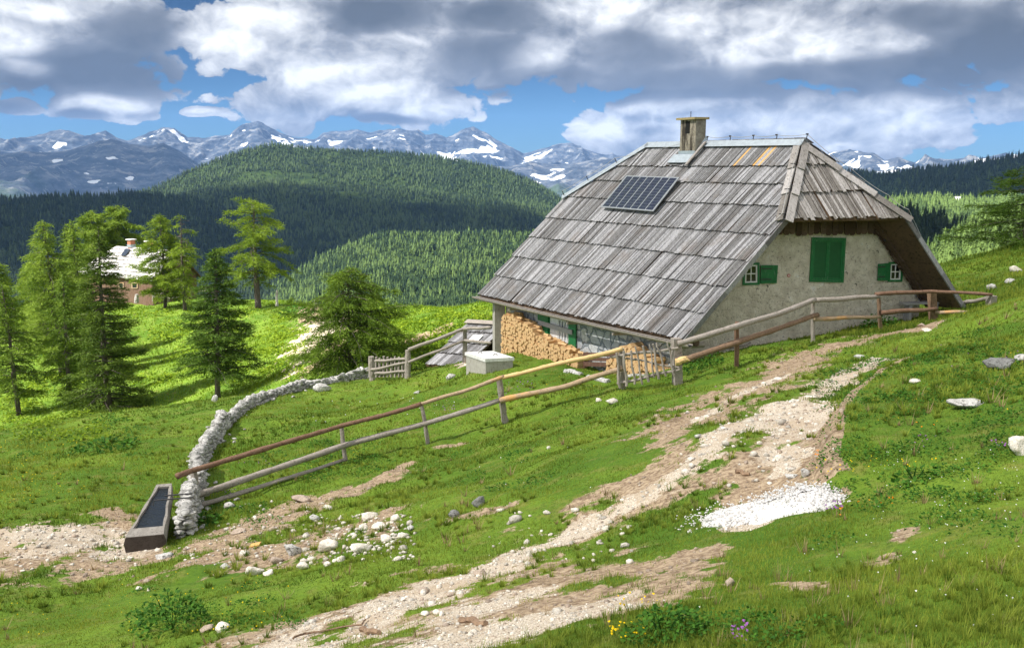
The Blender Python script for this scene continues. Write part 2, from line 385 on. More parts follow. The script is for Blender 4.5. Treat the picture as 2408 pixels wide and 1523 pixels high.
pts += [np.array(p, float) for p in [
 (0,0,-1.75),(-3,0,-2.6),(3,0,-1.4),(0,-8,-1.9),(-20,0,-8.0),(20,0,1.0),(-20,-15,-7),(20,-15,1.5),(14,12,-1.4),(20,22,-1.0),(30,40,-1.0),(-30,20,-10),(-30,5,-9.5),
 (-14,45,-13.0),(-24,44,-15.0),(-5,47,-11.8),(-6,130,-24),(-60,135,-22),(-80,110,-22),(20,90,-26),(40,80,-20),(60,60,-12),(40,110,-40),(-20,110,-19),
 (-70,70,-20),(-45,45,-16),(2,70,-12.5),(8,62,-11.5),(8,45,-7.6),(16,48,-9.5),(14,36,-5.0),(8,33,-5.3),(0,31.5,-6.3),(18,42,-4.6),(26,56,-10.0),(13,70,-19)]]
pts = np.array(pts)
def tps(r2): return np.where(r2 > 1e-9, r2*np.log(np.maximum(r2, 1e-9))*0.5, 0.0)
# smooth interpolation in a log-radial chart so that near ground keeps near detail
def chart(x, y):
    r = np.sqrt(x*x+y*y)+6.0; th = np.arctan2(x, y+6.0)
    return np.log(r)*12.0, th*12.0
cu, cv = chart(pts[:, 0], pts[:, 1])
rr_ = np.sqrt(pts[:, 0]**2+pts[:, 1]**2)+6.0
val = pts[:, 2]/rr_
Amat = tps((cu[:, None]-cu[None])**2+(cv[:, None]-cv[None])**2); n_ = len(pts)
Amat[np.arange(n_), np.arange(n_)] += 0.35
Q = np.stack([np.ones(n_), cu, cv], 1)
S = np.block([[Amat, Q], [Q.T, np.zeros((3, 3))]])
W_ = np.linalg.solve(S, np.concatenate([val, np.zeros(3)]))
def ground(x, y, detail=True):
    x = np.asarray(x, float); y = np.asarray(y, float); sh = x.shape
    x = x.ravel(); y = y.ravel()
    z = np.empty_like(x)
    for i in range(0, len(x), 20000):
        xx = x[i:i+20000]; yy = y[i:i+20000]; u, v = chart(xx, yy)
        k = tps((u[:, None]-cu[None])**2+(v[:, None]-cv[None])**2)
        z[i:i+20000] = (k@W_[:n_]+W_[n_]+W_[n_+1]*u+W_[n_+2]*v)*(np.sqrt(xx*xx+yy*yy)+6.0)
    r = np.sqrt(x*x+y*y)
    # far away the knoll falls to the valley floor
    w = np.clip((r-118)/120., 0, 1); w = w*w*(3-2*w)
    wr = np.clip((x-22)/40., 0, 1)*np.clip((y-35)/40., 0, 1)
    z = z*(1-w)+(-95.0-np.clip((r-200)*.14, 0, 320))*w
    wb = np.clip(-(y+10)/20, 0, 1); z = z*(1-wb)+(-1.8-0.2*np.clip(-x, -30, 30)*0)*wb
    if detail:
        amp = np.clip(r/25., .25, 1.6)
        z = z+0.13*amp*fbm(x/3.1, y/3.1, 3, 3)+0.05*np.clip(r/8, .4, 2.)*fbm(x/.7, y/.7, 5, 3)+np.clip((r-42)/40, 0, 1)*0.5*fbm(x/7., y/7., 8, 3)
        bank = BANK(x, y)
        z = z+bank
    return z.reshape(sh)
def BANK(x, y):
    return 0.0
def g1(x, y): return float(ground(np.array([x]), np.array([y]))[0])
def hit(px, py, y0=3.0, y1=130.0):
    """first point where the view ray meets the ground"""
    d = ray(px, py)
    ys = np.exp(np.linspace(math.log(y0), math.log(y1), 500))
    zz = ground(d[0]*ys, ys, True)
    below = d[2]*ys < zz
    if not below.any(): i = len(ys)-1
    else: i = int(np.argmax(below))
    if i == 0: return d*ys[0]
    a, b = ys[i-1], ys[i]
    yy = np.linspace(a, b, 24); z2 = ground(d[0]*yy, yy, True); k = d[2]*yy < z2
    j = int(np.argmax(k)) if k.any() else 23
    Y = yy[j]; return np.array([d[0]*Y, Y, float(z2[j])])
def drop(px, Y):
    """ground point in image column px (approx.) at forward distance Y"""
    x = ray(px, 900)[0]*Y; return np.array([x, Y, g1(x, Y)])
def G(p): return np.array([p[0], p[1], g1(p[0], p[1])])

def seg_dist(x, y, poly):
    """distance to a polyline and interpolated third value (width)"""
    best = np.full(x.shape, 1e9); 
    for a, b in zip(poly[:-1], poly[1:]):
        ax, ay, aw = a; bx, by, bw = b
        dx, dy = bx-ax, by-ay; L = dx*dx+dy*dy+1e-9
        t = np.clip(((x-ax)*dx+(y-ay)*dy)/L, 0, 1)
        d = np.hypot(x-(ax+t*dx), y-(ay+t*dy)); w = aw+(bw-aw)*t
        best = np.minimum(best, d/w)
    return best
def wpoly(pl): 
    out = []
    for px, py, w in pl:
        h = hit(px, py); out.append((h[0], h[1], w))
    return out
TR_LIGHT = [  # pale gravel tracks  (px,py,half width m)
 [(2085,845,.28),(2000,880,.38),(1930,920,.42),(1860,960,.42),(1800,985,.36),(1740,1010,.4),(1680,1050,.42),(1630,1085,.40),(1580,1125,.34),(1520,1160,.36),(1440,1205,.4),(1360,1250,.55),(1260,1290,.6),(1150,1335,.7),(1040,1385,.85),(920,1430,.95),(800,1490,1.0),(620,1545,1.0)],
 [(1915,950,.40),(1880,985,.5),(1850,1030,.48),(1850,1080,.42),(1845,1105,.2)],
 [(1850,882,.14),(1760,915,.2),(1690,955,.24),(1640,990,.16)],
 [(1490,1395,.12),(1400,1435,.35),(1280,1465,.5),(1130,1490,.6),(980,1520,.7)],
 [(660,893,.9),(700,860,1.2),(730,810,2.2),(760,760,2.5)],
 [(1085,862,.5),(1098,850,.4)],
 [(1250,1400,.35),(1050,1450,.6),(850,1500,.7),(700,1530,.6)],
 [(-60,1280,1.7),(80,1272,1.5),(200,1262,1.2),(290,1270,.8),(310,1310,.5)],
 [(1720,1238,.12),(1780,1235,.15)],
]
TR_DIRT = [   # brown trodden ground
 [(2195,766,.5),(2120,780,.8),(2040,795,.9),(1950,815,.9),(1880,850,.8),(1800,895,.9),(1700,945,1.2),(1610,1000,.8),(1560,1040,.4)],
 [(1900,1000,.8),(1850,1100,1.1),(1780,1160,.7)],
 [(1600,1080,.7),(1440,1215,.85),(1200,1310,1.0),(1000,1400,1.2),(700,1500,1.2),(430,1560,1.1)],
 [(1640,1310,.3),(1480,1340,.65),(1300,1370,.95),(1200,1420,1.0),(1000,1480,1.0)],
 [(500,1290,.8),(580,1245,1.2),(660,1210,1.2),(740,1180,.9),(800,1170,.5)],
 [(340,1365,.25),(430,1330,.35),(540,1290,.5),(640,1300,.4)],
 [(840,1150,.3),(890,1125,.5),(950,1095,.3)],
 [(620,1320,.6),(700,1300,.7),(780,1255,.9),(860,1230,.9),(930,1240,.6)],
 [(-40,1300,1.9),(100,1290,1.9),(20,1330,.9),(150,1330,1.0),(280,1335,.8),(380,1320,.4),(260,1200,.5)],
 [(1030,1052,.2),(1090,1043,.2)],
 [(1460,1420,.6),(1200,1430,.9),(950,1460,1.1),(700,1510,1.2)],
 [(2080,1320,.12),(2150,1240,.15)],[(1840,1370,.12),(1900,1375,.15)],[(1080,1215,.3),(1200,1190,.25)],
 [(735,720,1.5),(770,850,2.0)],[(960,800,.4),(1060,765,.4)],
]
BANKLINE = [hit(*q)[:2] for q in [(2125,850),(2045,893),(1975,945),(1935,1000),(1922,1060),(1910,1120)]]
def masks(x, y):
    lo_ = fbm(x/1.3, y/1.3, 21, 3); hf = fbm(x/.42, y/.42, 25, 4); vf = fbm(x/.11, y/.11, 29, 2)
    nz = .6*lo_+.95*hf+.45*vf
    L = np.full(x.shape, 9.0); D = np.full(x.shape, 9.0)
    for p in LIGHTW: L = np.minimum(L, seg_dist(x, y, p))
    for p in DIRTW: D = np.minimum(D, seg_dist(x, y, p))
    l = np.clip(1.15-L+nz*.95, 0, 1); d = np.clip((1.25-D)*.85+nz*.95, 0, 1); d = np.where(D > 2.2, 0, d)
    xi = np.interp(y, _bl[::-1, 1], _bl[::-1, 0]); s_ = x-xi; ins = (y > _bl[-1, 1]-.3) & (y < _bl[0, 1]+.5)
    face = ins & (s_ > -.05) & (s_ < .30); l = np.where(face, 0, l); d = np.where(face, np.maximum(d, .75), d); past = ins & (s_ >= .30); l = np.where(past, 0, l); d = np.where(past, d*.4, d)
    l = l*l*(3-2*l); d = d*d*(3-2*d)
    return l, np.maximum(d, l)
_bl = np.array(BANKLINE)
def BANK(x, y):
    """the low turf bank along the right side of the track"""
    pl = [(a[0], a[1], 1.0) for a in _bl]
    d = seg_dist(np.asarray(x), np.asarray(y), pl)
    # right side of the line = larger x
    xi = np.interp(y, _bl[::-1, 1], _bl[::-1, 0])
    s = np.asarray(x)-xi
    inside = np.clip((np.asarray(y)-_bl[-1, 1]+1.0)/1.5, 0, 1)*np.clip((_bl[0, 1]+1.0-np.asarray(y))/2, 0, 1)
    up = np.clip(s/0.18, 0, 1)*np.exp(-np.clip(s, 0, 9)/1.6)*0.24
    dn = -0.10*np.exp(-(np.clip(s+.5, -9, 9)/0.6)**2)
    return (up+dn)*inside

LIGHTW = [wpoly(p) for p in TR_LIGHT]; DIRTW = [wpoly(p) for p in TR_DIRT]
def build_ground():
    az = np.concatenate([np.linspace(-math.pi, -0.95, 60, endpoint=False), np.linspace(-0.95, 0.95, 1000, endpoint=False), np.linspace(0.95, math.pi, 60, endpoint=False)])
    r = np.concatenate([[0.3, 1.0, 1.8], np.exp(np.linspace(math.log(2.6), math.log(45), 520, endpoint=False)), np.exp(np.linspace(math.log(45), math.log(240), 240, endpoint=False)), np.exp(np.linspace(math.log(240), math.log(16000), 60))])
    A, Rr = np.meshgrid(az, r); x = Rr*np.sin(A); y = Rr*np.cos(A)
    z = ground(x, y)
    near = Rr < 130
    l = np.zeros_like(x); d = np.zeros_like(x)
    l[near], d[near] = masks(x[near], y[near])
    nr, na = x.shape
    idx = np.arange(nr*na).reshape(nr, na)
    a = idx[:-1]; b = idx[1:]
    F = np.stack([a, np.roll(a, -1, 1), np.roll(b, -1, 1), b], -1).reshape(-1, 4)
    V = np.stack([x, y, z], -1).reshape(-1, 3)
    o = mesh_obj("ground", V, F, MAT['ground'], smooth=True, attrs={'light': l.ravel(), 'dirt': d.ravel()})
    props(o, kind='structure')
    return o
# ------------------------------------------------------------------ the alpine house
UZ = np.array([0, 0, 1.])
hu = unit([math.cos(R(13)), math.sin(R(13)), 0])            # along the gable, to the right
_az = math.atan(1992/2944.0); hv = unit([-math.sin(_az), math.cos(_az), 0])   # along the ridge, away
E1 = P(1607, 800, 24.6)
ng = unit(np.cross(UZ, hu))          # gable plane normal (horizontal)
if ng[1] > 0: ng = -ng
H1 = on_plane(1845, 517, E1, ng); H2 = on_plane(2134, 513, E1, ng); E4 = on_plane(2268, 722, E1, ng)
nl = unit(np.cross(H1-E1, hv)); nl = nl if nl[2] > 0 else -nl
R1 = on_plane(1886, 336, E1, nl); R2 = on_plane(1528, 342, E1, nl); HL = on_plane(1325, 467, E1, nl); E2 = on_plane(1122, 697, E1, nl)
nr = unit(np.cross(E4-H2, R1-H2)); nr = nr if nr[2] > 0 else -nr
nh = unit(np.cross(H2-H1, R1-H1)); nh = nh if nh[2] > 0 else -nh
# right slope, far corners (hidden from this side)
HR = H2+hv*np.linalg.norm(HL-H1)*1.0; E3 = E4+hv*np.linalg.norm(E2-E1)
house_base = G((E1+E4)/2+hv*4)
house = empty("alpine_house", house_base, "large stone mountain house with a steep grey shingled roof and green shutters", "house")

def clip_poly(poly, clip):
    """Sutherland-Hodgman, 2D convex clip (ccw)"""
    out = poly
    m = len(clip)
    for i in range(m):
        a, b = clip[i], clip[(i+1) % m]; inp = out; out = []
        if not inp: return []
        def side(p): return (b[0]-a[0])*(p[1]-a[1])-(b[1]-a[1])*(p[0]-a[0])
        for j in range(len(inp)):
            p, q = inp[j], inp[(j+1) % len(inp)]; sp_, sq = side(p), side(q)
            if sp_ >= 0: out.append(p)
            if (sp_ >= 0) != (sq >= 0):
                t = sp_/(sp_-sq); out.append((p[0]+(q[0]-p[0])*t, p[1]+(q[1]-p[1])*t))
    return out
def area2(p): return 0.5*sum(p[i][0]*p[(i+1) % len(p)][1]-p[(i+1) % len(p)][0]*p[i][1] for i in range(len(p)))
def shakes(o, a, s, n, poly3, rows, wmin, wmax, lift=.05, thick=.018, rnd=None, slack=.04, sag=0.0, skip=None):
    """o origin, a: along-eave dir, s: up-slope dir (both unit, may be oblique), n normal; rows: list of heights along s"""
    rnd = rnd or random.Random(5); mb = MB(); extra = []
    M = np.stack([a, s], 1); Mi = np.linalg.pinv(M)
    to2 = lambda p: tuple(Mi@(np.asarray(p)-o))
    clip = [to2(p) for p in poly3]
    if area2(clip) < 0: clip = clip[::-1]
    a0 = min(c[0] for c in clip); a1 = max(c[0] for c in clip)
    for ri in range(len(rows)-1):
        t0, t1 = rows[ri], rows[ri+1]; x = a0-rnd.random()*wmax
        h = t1-t0
        while x < a1:
            w = rnd.uniform(wmin, wmax)*(1.5 if rnd.random() < .08 else 1)
            if rnd.random() < .015: x += w*.5
            b = t0+rnd.uniform(-.5, .5)*slack*1.6-(slack if rnd.random() < .08 else 0); e = t1+.03
            sk = rnd.uniform(-.012, .012)
            g = .007+.018*rnd.random()
            quad = [(x+g*.5+sk, b), (x+w-g*.5+sk, b+rnd.uniform(-.02, .02)), (x+w-g*.5, e), (x+g*.5, e)]
            pl = clip_poly(quad, [(c[0], c[1]-(.12 if ri == 0 else 0)) if False else c for c in clip]) if ri > 0 else clip_poly(quad, [(c[0], c[1]-.08*(c[1] < .01)) for c in clip])
            if len(pl) >= 3 and abs(area2(pl)) > 1e-4:
                li = rnd.uniform(0, .022)+lift; til = rnd.uniform(-.012, .012); top = []; bot = []
                for (u, v) in pl:
                    k = 1-(v-t0)/h
                    z = .012+li*max(0, min(1.1, k))+til*(u-x)/w+rnd.uniform(0, .003)
                    dz = -sag*math.sin(math.pi*min(1, max(0, (u-a0)/(a1-a0))))*math.sin(math.pi*min(1, max(0, v/rows[-1])))
                    p = o+a*u+s*v+n*(z+dz); top.append(p); bot.append(p-n*thick)
                nn = len(pl); F = [tuple(range(nn)), tuple(range(2*nn-1, nn-1, -1))]+[(i, nn+i, nn+(i+1) % nn, (i+1) % nn) for i in range(nn)]
                tgt = MB() if skip and skip(ri, x) else mb
                if tgt is not mb: extra.append(tgt)
                tgt.add(top+bot, F)
            x += w
    return mb, extra
sl = unit(H1-E1); Lr = np.linalg.norm(H1-E1)
# row heights from the photo: intersections along the right-hand edges
def tof(px, py):
    p = on_plane(px, py, E1, nl); M = np.stack([hv, sl], 1); return (np.linalg.pinv(M)@(p-E1))
rowpix = [(1605, 800), (1680, 716), (1745, 640), (1788, 585), (1842, 515), (1853, 432), (1862, 395), (1872, 346)]
rowpix = [(1608, 800), (1662, 740), (1714, 678), (1754, 615), (1803, 554), (1835, 487), (1857, 435), (1868, 393), (1886, 333)]
rows = [float(tof(*q)[1]) for q in rowpix]; rows[0] = 0.0
left_poly = [E1, H1, R1, R2, HL, E2]
fresh = []
for q in [(1748, 370), (1792, 368), (1806, 368)]:
    fresh.append(float(tof(*q)[0]))
mb, ex = shakes(E1, hv, sl, nl, left_poly, rows, .055, .15, lift=.055, slack=.022, skip=lambda r, x: r == 7 and min(abs(x+.07-f) for f in fresh) < .045, sag=.03)
roofL = mb.build("roof_slope", MAT['shake'], house)
for e_ in ex: props(e_.build("replacement_shake", MAT['new_shake'], roofL), "fresh orange replacement shakes near the ridge")
# roof deck under the shakes (three slopes)
dk = MB()
for poly, nn in ((left_poly, nl), ([H1, H2, R1], nh), ([R1, H2, E4, E3, HR, R2], nr)):
    dk.prism([p-nn*.06 for p in poly][::1], -nn*.07)
dk.build("roof_deck", MAT['under'], house)
sh_dir = unit(R1-(H1+(H2-H1)*.46)); hh = np.linalg.norm(R1-(H1+(H2-H1)*.46))
mb, _ = shakes(H1, unit(H2-H1), sh_dir, nh, [H1, H2, R1], [0, hh*.34, hh*.70, hh*1.02], .06, .12, lift=.05, rnd=random.Random(3), slack=.07)
mb.build("hip_slope", MAT['shake_hip'], house)
sr = unit(H2-E4)
mb, _ = shakes(E4, hv, sr, nr, [E4, H2, R1, R2, HR, E3], [i*.78 for i in range(10)], .1, .2, lift=.07, rnd=random.Random(8), slack=.06)
mb.build("rear_slope", MAT['shake'], house)
# far hip
mb = MB(); mb.prism([HL, R2, HR], -UZ*.08); mb.build("far_hip", MAT['shake'], house)
# ridge and hip cappings
def plank_strip(mb, p, q, wdir, w, n, th):
    c = (p+q)/2; mb.box(c+n*th/2, (q-p)/2, wdir*w/2, n*th/2)
mb = MB(); rd = unit(R2-R1)
up_l = unit(np.cross(rd, nl)); up_l = up_l if up_l[2] > 0 else -up_l
up_r = unit(np.cross(rd, nr)); up_r = up_r if up_r[2] > 0 else -up_r
A_, B_ = R1-rd*.12, R2+rd*.1
plank_strip(mb, A_-up_l*.06+nl*.10, B_-up_l*.06+nl*.10, up_l, .24, nl, .012)
plank_strip(mb, A_-up_r*.06+nr*.10, B_-up_r*.06+nr*.10, up_r, .24, nr, .012)
hd = unit(HL-R2)
wl = unit(np.cross(hd, nl)); wl = wl if wl[2] > 0 else -wl
plank_strip(mb, R2+nl*.10-wl*.03, HL+nl*.10-wl*.03, wl, .20, nl, .012)
mb.build("ridge_cap", MAT['zinc'], house)
def hip_cap(name, top, bot, n1, n2, segs, w=.30):
    mb = MB(); d = unit(bot-top)
    for i in range(segs):
        p = top+(bot-top)*(i/segs); q = top+(bot-top)*((i+1)/segs+.03)
        for nn in (n1, n2):
            wd = unit(np.cross(d, nn)); 
            c = (n1 if nn is n2 else n2)
            if np.dot(wd, c) > 0: wd = -wd
            e = .07+.03
            # lower end rides over the next board
            pp = p+nn*.075+wd*w*.42; qq = q+nn*.125+wd*w*.42
            mb.box((pp+qq)/2, (qq-pp)/2, wd*w/2, nn*.014)
    return mb.build(name, MAT['shake_hip'], house)
hip_cap("hip_cap", R1, H1, nl, nh, 3, .23); hip_cap("hip_cap", R1, H2, nh, nr, 3, .22)
# rake board on the near left edge, and rear rake
for (p, q, nn, k) in ((E1, H1, nl, 5), (E4, H2, nr, 5)):
    mb = MB(); d = (q-p)/k
    for i in range(k):
        a_ = p+d*i; b_ = p+d*(i+1.02); mb.box((a_+b_)/2-nn*(.05-.006*(i % 2))-hv*(.02+.004*(i % 3)), (b_-a_)/2, nn*.085, hv*.022)
    mb.build("rake_board", MAT['shake'], house)

# ---- walls
OV = 1.15
a_ = lambda p: p+hv*OV
wE1, wH1, wH2, wE4 = a_(E1), a_(H1), a_(H2), a_(E4)
dl = unit(H1-E1); dr = unit(H2-E4)
CL = wE1+dl*.75          # gable wall's left corner below the roof
CR = wE4+dr*.5
topL = wH1-UZ*.12; topR = wH2-UZ*.12
lowL = CL-UZ*.12; lowR = CR-UZ*.12
botL = np.array([lowL[0], lowL[1], g1(*lowL[:2])-.9]); botR = np.array([lowR[0], lowR[1], g1(*lowR[:2])-.9])
pw0 = lowL
def gw(px, py, off=0.0): return on_plane(px, py, pw0+ng*off, ng)
# gridded gable with a rough surface
def grid_wall(name, poly_fn, nrm, mat, amp=.03, step=.09, uax=None, width=1, height=1, org=None):
    pass
mb = MB(); mb.prism([botL, botR, lowR, topR, topL, lowL], -ng*.5); 
gwall = mb.build("gable_wall", MAT['plaster'], house)
# side wall (under the long eave)
Ls = np.linalg.norm(E2-E1)
ns = unit(np.cross(hv, UZ)); ns = ns if ns[0] < 0 else -ns     # outward (left)
SL = 8.35
c0 = CL-UZ*.05; 
zt = CL[2]-.14
def sw_pt(t, z): q = CL+hv*t; return np.array([q[0], q[1], z])
mb = MB(); mb.prism([sw_pt(.002, botL[2]-.6), sw_pt(.002, zt), sw_pt(SL, zt), sw_pt(SL, botL[2]-2.6)], -ns*.45)
mb.build("side_wall", MAT['stonewall_blue'], house)
mb = MB(); q0 = sw_pt(SL, 0)  # back end of the rooms behind the porch
mb.prism([sw_pt(SL, botL[2]-2.6), sw_pt(SL, zt), sw_pt(SL, zt)+hu*7, sw_pt(SL, botL[2]-2.6)+hu*7], hv*.3)
mb.build("end_wall", MAT['plaster'], house)
def gs(px, py, off=0.0): return on_plane(px, py, CL+ns*off, ns)
# porch pillar
pb = P(1166, 836, 32.6)
def at_y(px, py, Y): return P(px, py, Y)
pil = on_plane(1163, 712, E2-hv*.9-ns*.12, ns)  # just inside the eave
# column under the far eave corner
colc = E2-hv*.75+hu*.42; zb = g1(colc[0], colc[1])-.3
mb = MB(); mb.box(np.array([colc[0], colc[1], (zb+E2[2]-.12)/2]), hu*.2, unit(np.cross(UZ, hu))*.2, UZ*(E2[2]-.12-zb)/2)
mb.build("porch_pillar", MAT['concrete'], house)
mb = MB(); cc = colc+hu*.42+hv*.05; mb.box(np.array([cc[0], cc[1], (zb+E2[2])/2]), hu*.07, hv*.1, UZ*(E2[2]+.1-zb)/2); mb.build("door_post", MAT['board'], house)
# eave purlin ends and plate
for t in (.35, 2.9, 5.2, 8.6):
    mb = MB(); c = E1+hv*t+hu*.2-UZ*.22; mb.tube([c-hu*.30, c+hu*.7], .09, 8); mb.build("purlin_end", MAT['grey_wood'], house)
mb = MB(); c = E1+hu*.45-UZ*.10; mb.tube([c+hv*.05, c+hv*(Ls-.2)], .11, 8); mb.build("eave_beam", MAT['board'], house)
# wooden gutter: hollowed log hung below the eave, falling toward the near corner
ga = P(1120, 699, 33.1)-ns*0; 
gA = E2+ns*.07+UZ*.01+hv*.1; gB = E1+ns*.07-UZ*.06-hv*.35
mb = MB(); inn = MB(); k = 12; M_ = 14
def gsec(c, r): return [c+ns*math.cos(th)*r+UZ*math.sin(th)*r for th in [math.pi+math.pi*i/k for i in range(k+1)]]
VV = []; n0 = k+1
for i in range(M_+1):
    t = i/M_; c = gA+(gB-gA)*t-UZ*.03*math.sin(math.pi*t)
    VV += gsec(c, .105+.006*math.sin(i*2.1))+gsec(c, .078)[::-1]
F = []; m2 = 2*n0
for i in range(M_):
    for j in range(m2): F.append((i*m2+j, (i+1)*m2+j, (i+1)*m2+(j+1) % m2, i*m2+(j+1) % m2))
F.append(tuple(range(m2))); F.append(tuple(range(M_*m2, (M_+1)*m2))[::-1])
gut = mesh_obj("gutter", VV, F, MAT['grey_wood'], house)
mb = MB(); VV = []
for i in range(M_+1):
    t = i/M_; c = gA+(gB-gA)*t-UZ*.03*math.sin(math.pi*t); VV += [c-ns*.07-UZ*.02, c+ns*.07-UZ*.02]
mesh_obj("gutter_bed", VV, [(2*i, 2*i+1, 2*i+3, 2*i+2) for i in range(M_)], MAT['gutter_in'], gut)
# ---- openings
def obox(mb, quad, n, d0, d1):
    """quad: 4 points on the wall (tl,tr,br,bl), extruded from offset d0 to d1 along n"""
    q = [np.asarray(p)+n*d0 for p in quad]; mb.prism(q[::-1], n*(d1-d0)); return mb
def rectq(f, x0, y0, x1, y1): return [f(x0, y0), f(x1, y0), f(x1, y1), f(x0, y1)]
def shrink(q, l, t, r_, b):
    tl, tr, br, bl = q
    lerp = lambda a, b_, t_: a+(b_-a)*t_
    T0, T1 = lerp(tl, bl, t), lerp(tr, br, t); B0, B1 = lerp(tl, bl, 1-b), lerp(tr, br, 1-b)
    return [lerp(T0, T1, l), lerp(T0, T1, 1-r_), lerp(B0, B1, 1-r_), lerp(B0, B1, l)]
def frame(mb, q, n, d0, d1, fx, fy):
    obox(mb, shrink(q, 0, 0, 0, 1-fy), n, d0, d1); obox(mb, shrink(q, 0, 1-fy, 0, 0), n, d0, d1)
    obox(mb, shrink(q, 0, fy, 1-fx, fy), n, d0, d1); obox(mb, shrink(q, 1-fx, fy, 0, fy), n, d0, d1)
def shutter_leaf(q, n, d, parent, flip=False):
    mb = MB(); frame(mb, q, n, d, d+.035, .13, .07); lf = mb.build("shutter", MAT['green'], parent)
    mb = MB(); obox(mb, shrink(q, .12, .065, .12, .065), n, d, d+.018); mb.build("panel", MAT['green_dark'], lf)
    return lf
# attic loading opening with closed double shutters
q = [gw(1908, 558), gw(1988, 559), gw(1982, 664), gw(1902, 662)]
af = MB(); frame(af, q, ng, -.05, .045, .06, .045); afo = af.build("shutter_frame", MAT['green'], house)
i_ = shrink(q, .06, .045, .06, .045)
for l, r_ in ((.005, .503), (.508, .005)):
    sq = shrink(i_, l, .005, r_, .005)
    mb = MB(); frame(mb, sq, ng, -.02, .03, .10, .05); lf = mb.build("shutter", MAT['green'], house)
    mb = MB(); obox(mb, shrink(sq, .1, .05, .1, .05), ng, -.02, .012); mb.build("panel", MAT['green_dark'], lf)
# small gable windows with one shutter folded open
def small_window(fr, sh):
    mb = MB(); frame(mb, fr, ng, -.1, .04, .13, .10); w = mb.build("window_frame", MAT['green'], house)
    s = shrink(fr, .13, .1, .13, .1)
    mb = MB(); obox(mb, s, ng, -.06, .004); mb.build("pane", MAT['glass'], w)
    mb = MB(); frame(mb, s, ng, .002, .025, .12, .08)
    obox(mb, shrink(s, .46, .08, .46, .08), ng, .004, .022); obox(mb, shrink(s, .12, .47, .12, .47), ng, .004, .024)
    mb.build("casement", MAT['white'], w)
    mb = MB(); obox(mb, sh, ng, .03, .055); lf = mb.build("shutter", MAT['green'], house)
    for hy in (.16, .74):
        mb = MB(); obox(mb, shrink(sh, .0, hy, .35, 1-hy-.06), ng, .0685, .078); mb.build("hinge", MAT['iron'], lf)
    mb = MB(); frame(mb, sh, ng, .0555, .068, .13, .12); mb.build("shutter_rail", MAT['green'], lf)
small_window([gw(1747, 618), gw(1785, 617), gw(1785, 669), gw(1745, 670)], [gw(1787, 623), gw(1827, 623), gw(1824, 665), gw(1786, 666)])
small_window([gw(2089, 616), gw(2123, 615), gw(2120, 662), gw(2087, 662)], [gw(2063, 620), gw(2088, 618), gw(2085, 659), gw(2061, 659)])
# side window with barred sash
mb = MB(); q = [gs(1292, 741), gs(1342, 752), gs(1342, 812), gs(1292, 797)]
frame(mb, q, ns, -.1, .03, .06, .05); sf = mb.build("window_frame", MAT['green'], house)
s = shrink(q, .06, .05, .06, .05)
mb = MB(); obox(mb, s, ns, -.1, -.01); mb.build("pane", MAT['glass'], sf)
mb = MB(); frame(mb, s, ns, -.008, .02, .07, .07)
obox(mb, shrink(s, 0.05, .05, .60, .05), ns, -.006, .012)
for k_ in (.44, .58, .72, .86): obox(mb, shrink(s, k_, .05, 1-k_-.045, .05), ns, .0, .03)
mb.build("barred_sash", MAT['white'], sf)
for q in ([gs(1268, 736), gs(1292, 742), gs(1292, 800), gs(1268, 792)], [gs(1340, 752), gs(1358, 757), gs(1357, 817), gs(1340, 811)]):
    mb = MB(); obox(mb, q, ns, .032, .07); lf = mb.build("shutter", MAT['green'], house)
mb = MB(); q = [gs(1271, 752), gs(1351, 775), gs(1351, 786), gs(1271, 762)]; obox(mb, q, ns, .085, .12); mb.build("cross_bar", MAT['greyboard'], house)
# vertical boards under the hip eave
mb = MB(); b0 = gw(1828, 519, .12); b1 = gw(2096, 516, .12); nb = 19
Lb = b1-b0; rb = random.Random(4)
for i in range(nb):
    c = b0+Lb*((i+.5)/nb); wv = unit(Lb)*np.linalg.norm(Lb)/nb*.46
    hlen = np.linalg.norm(gw(1900, 519)-gw(1900, 553+rb.uniform(-3, 3)))
    if i > nb-3: hlen *= 1.1
    o_ = ng*(.022 if i % 2 else .0)+ng*rb.uniform(0, .004)
    top = c+o_; 
    pl_ = [top-wv, top+wv, top+wv-UZ*(hlen-.05), top+wv*.5-UZ*hlen, top-wv*.5-UZ*hlen, top-wv-UZ*(hlen-.05)]
    mb.prism([p-ng*.012 for p in pl_], ng*.03)
mb.build("fringe_boards", MAT['board'], house)
# plate under gable boards, lamp, hooks, painted trail mark
mb = MB(); c = gw(2083, 560, .12); mb.box(c, hu*.09, ng*.1, UZ*.09); mb.tube([c+UZ*.09, c+UZ*.22], .05, 8); mb.build("wall_lamp", MAT['iron'], house)
for q in ((1804, 671), (2063, 590), (1990, 640), (2012, 667)):
    mb = MB(); c = gw(*q, .04); mb.tube([c-ng*.03, c+ng*.05], .012, 6); mb.tube([c+ng*.05, c+ng*.05-UZ*.06], .010, 6); mb.build("wall_hook", MAT['iron'], house)
mb = MB(); c = gw(1855, 648, .03); mb.tube([c-ng*.01, c+ng*.005], .05, 14); tm = mb.build("trail_mark", MAT['red'], house)
mb = MB(); mb.tube([c, c+ng*.009], .022, 12); mb.build("trail_mark_dot", MAT['white'], tm)
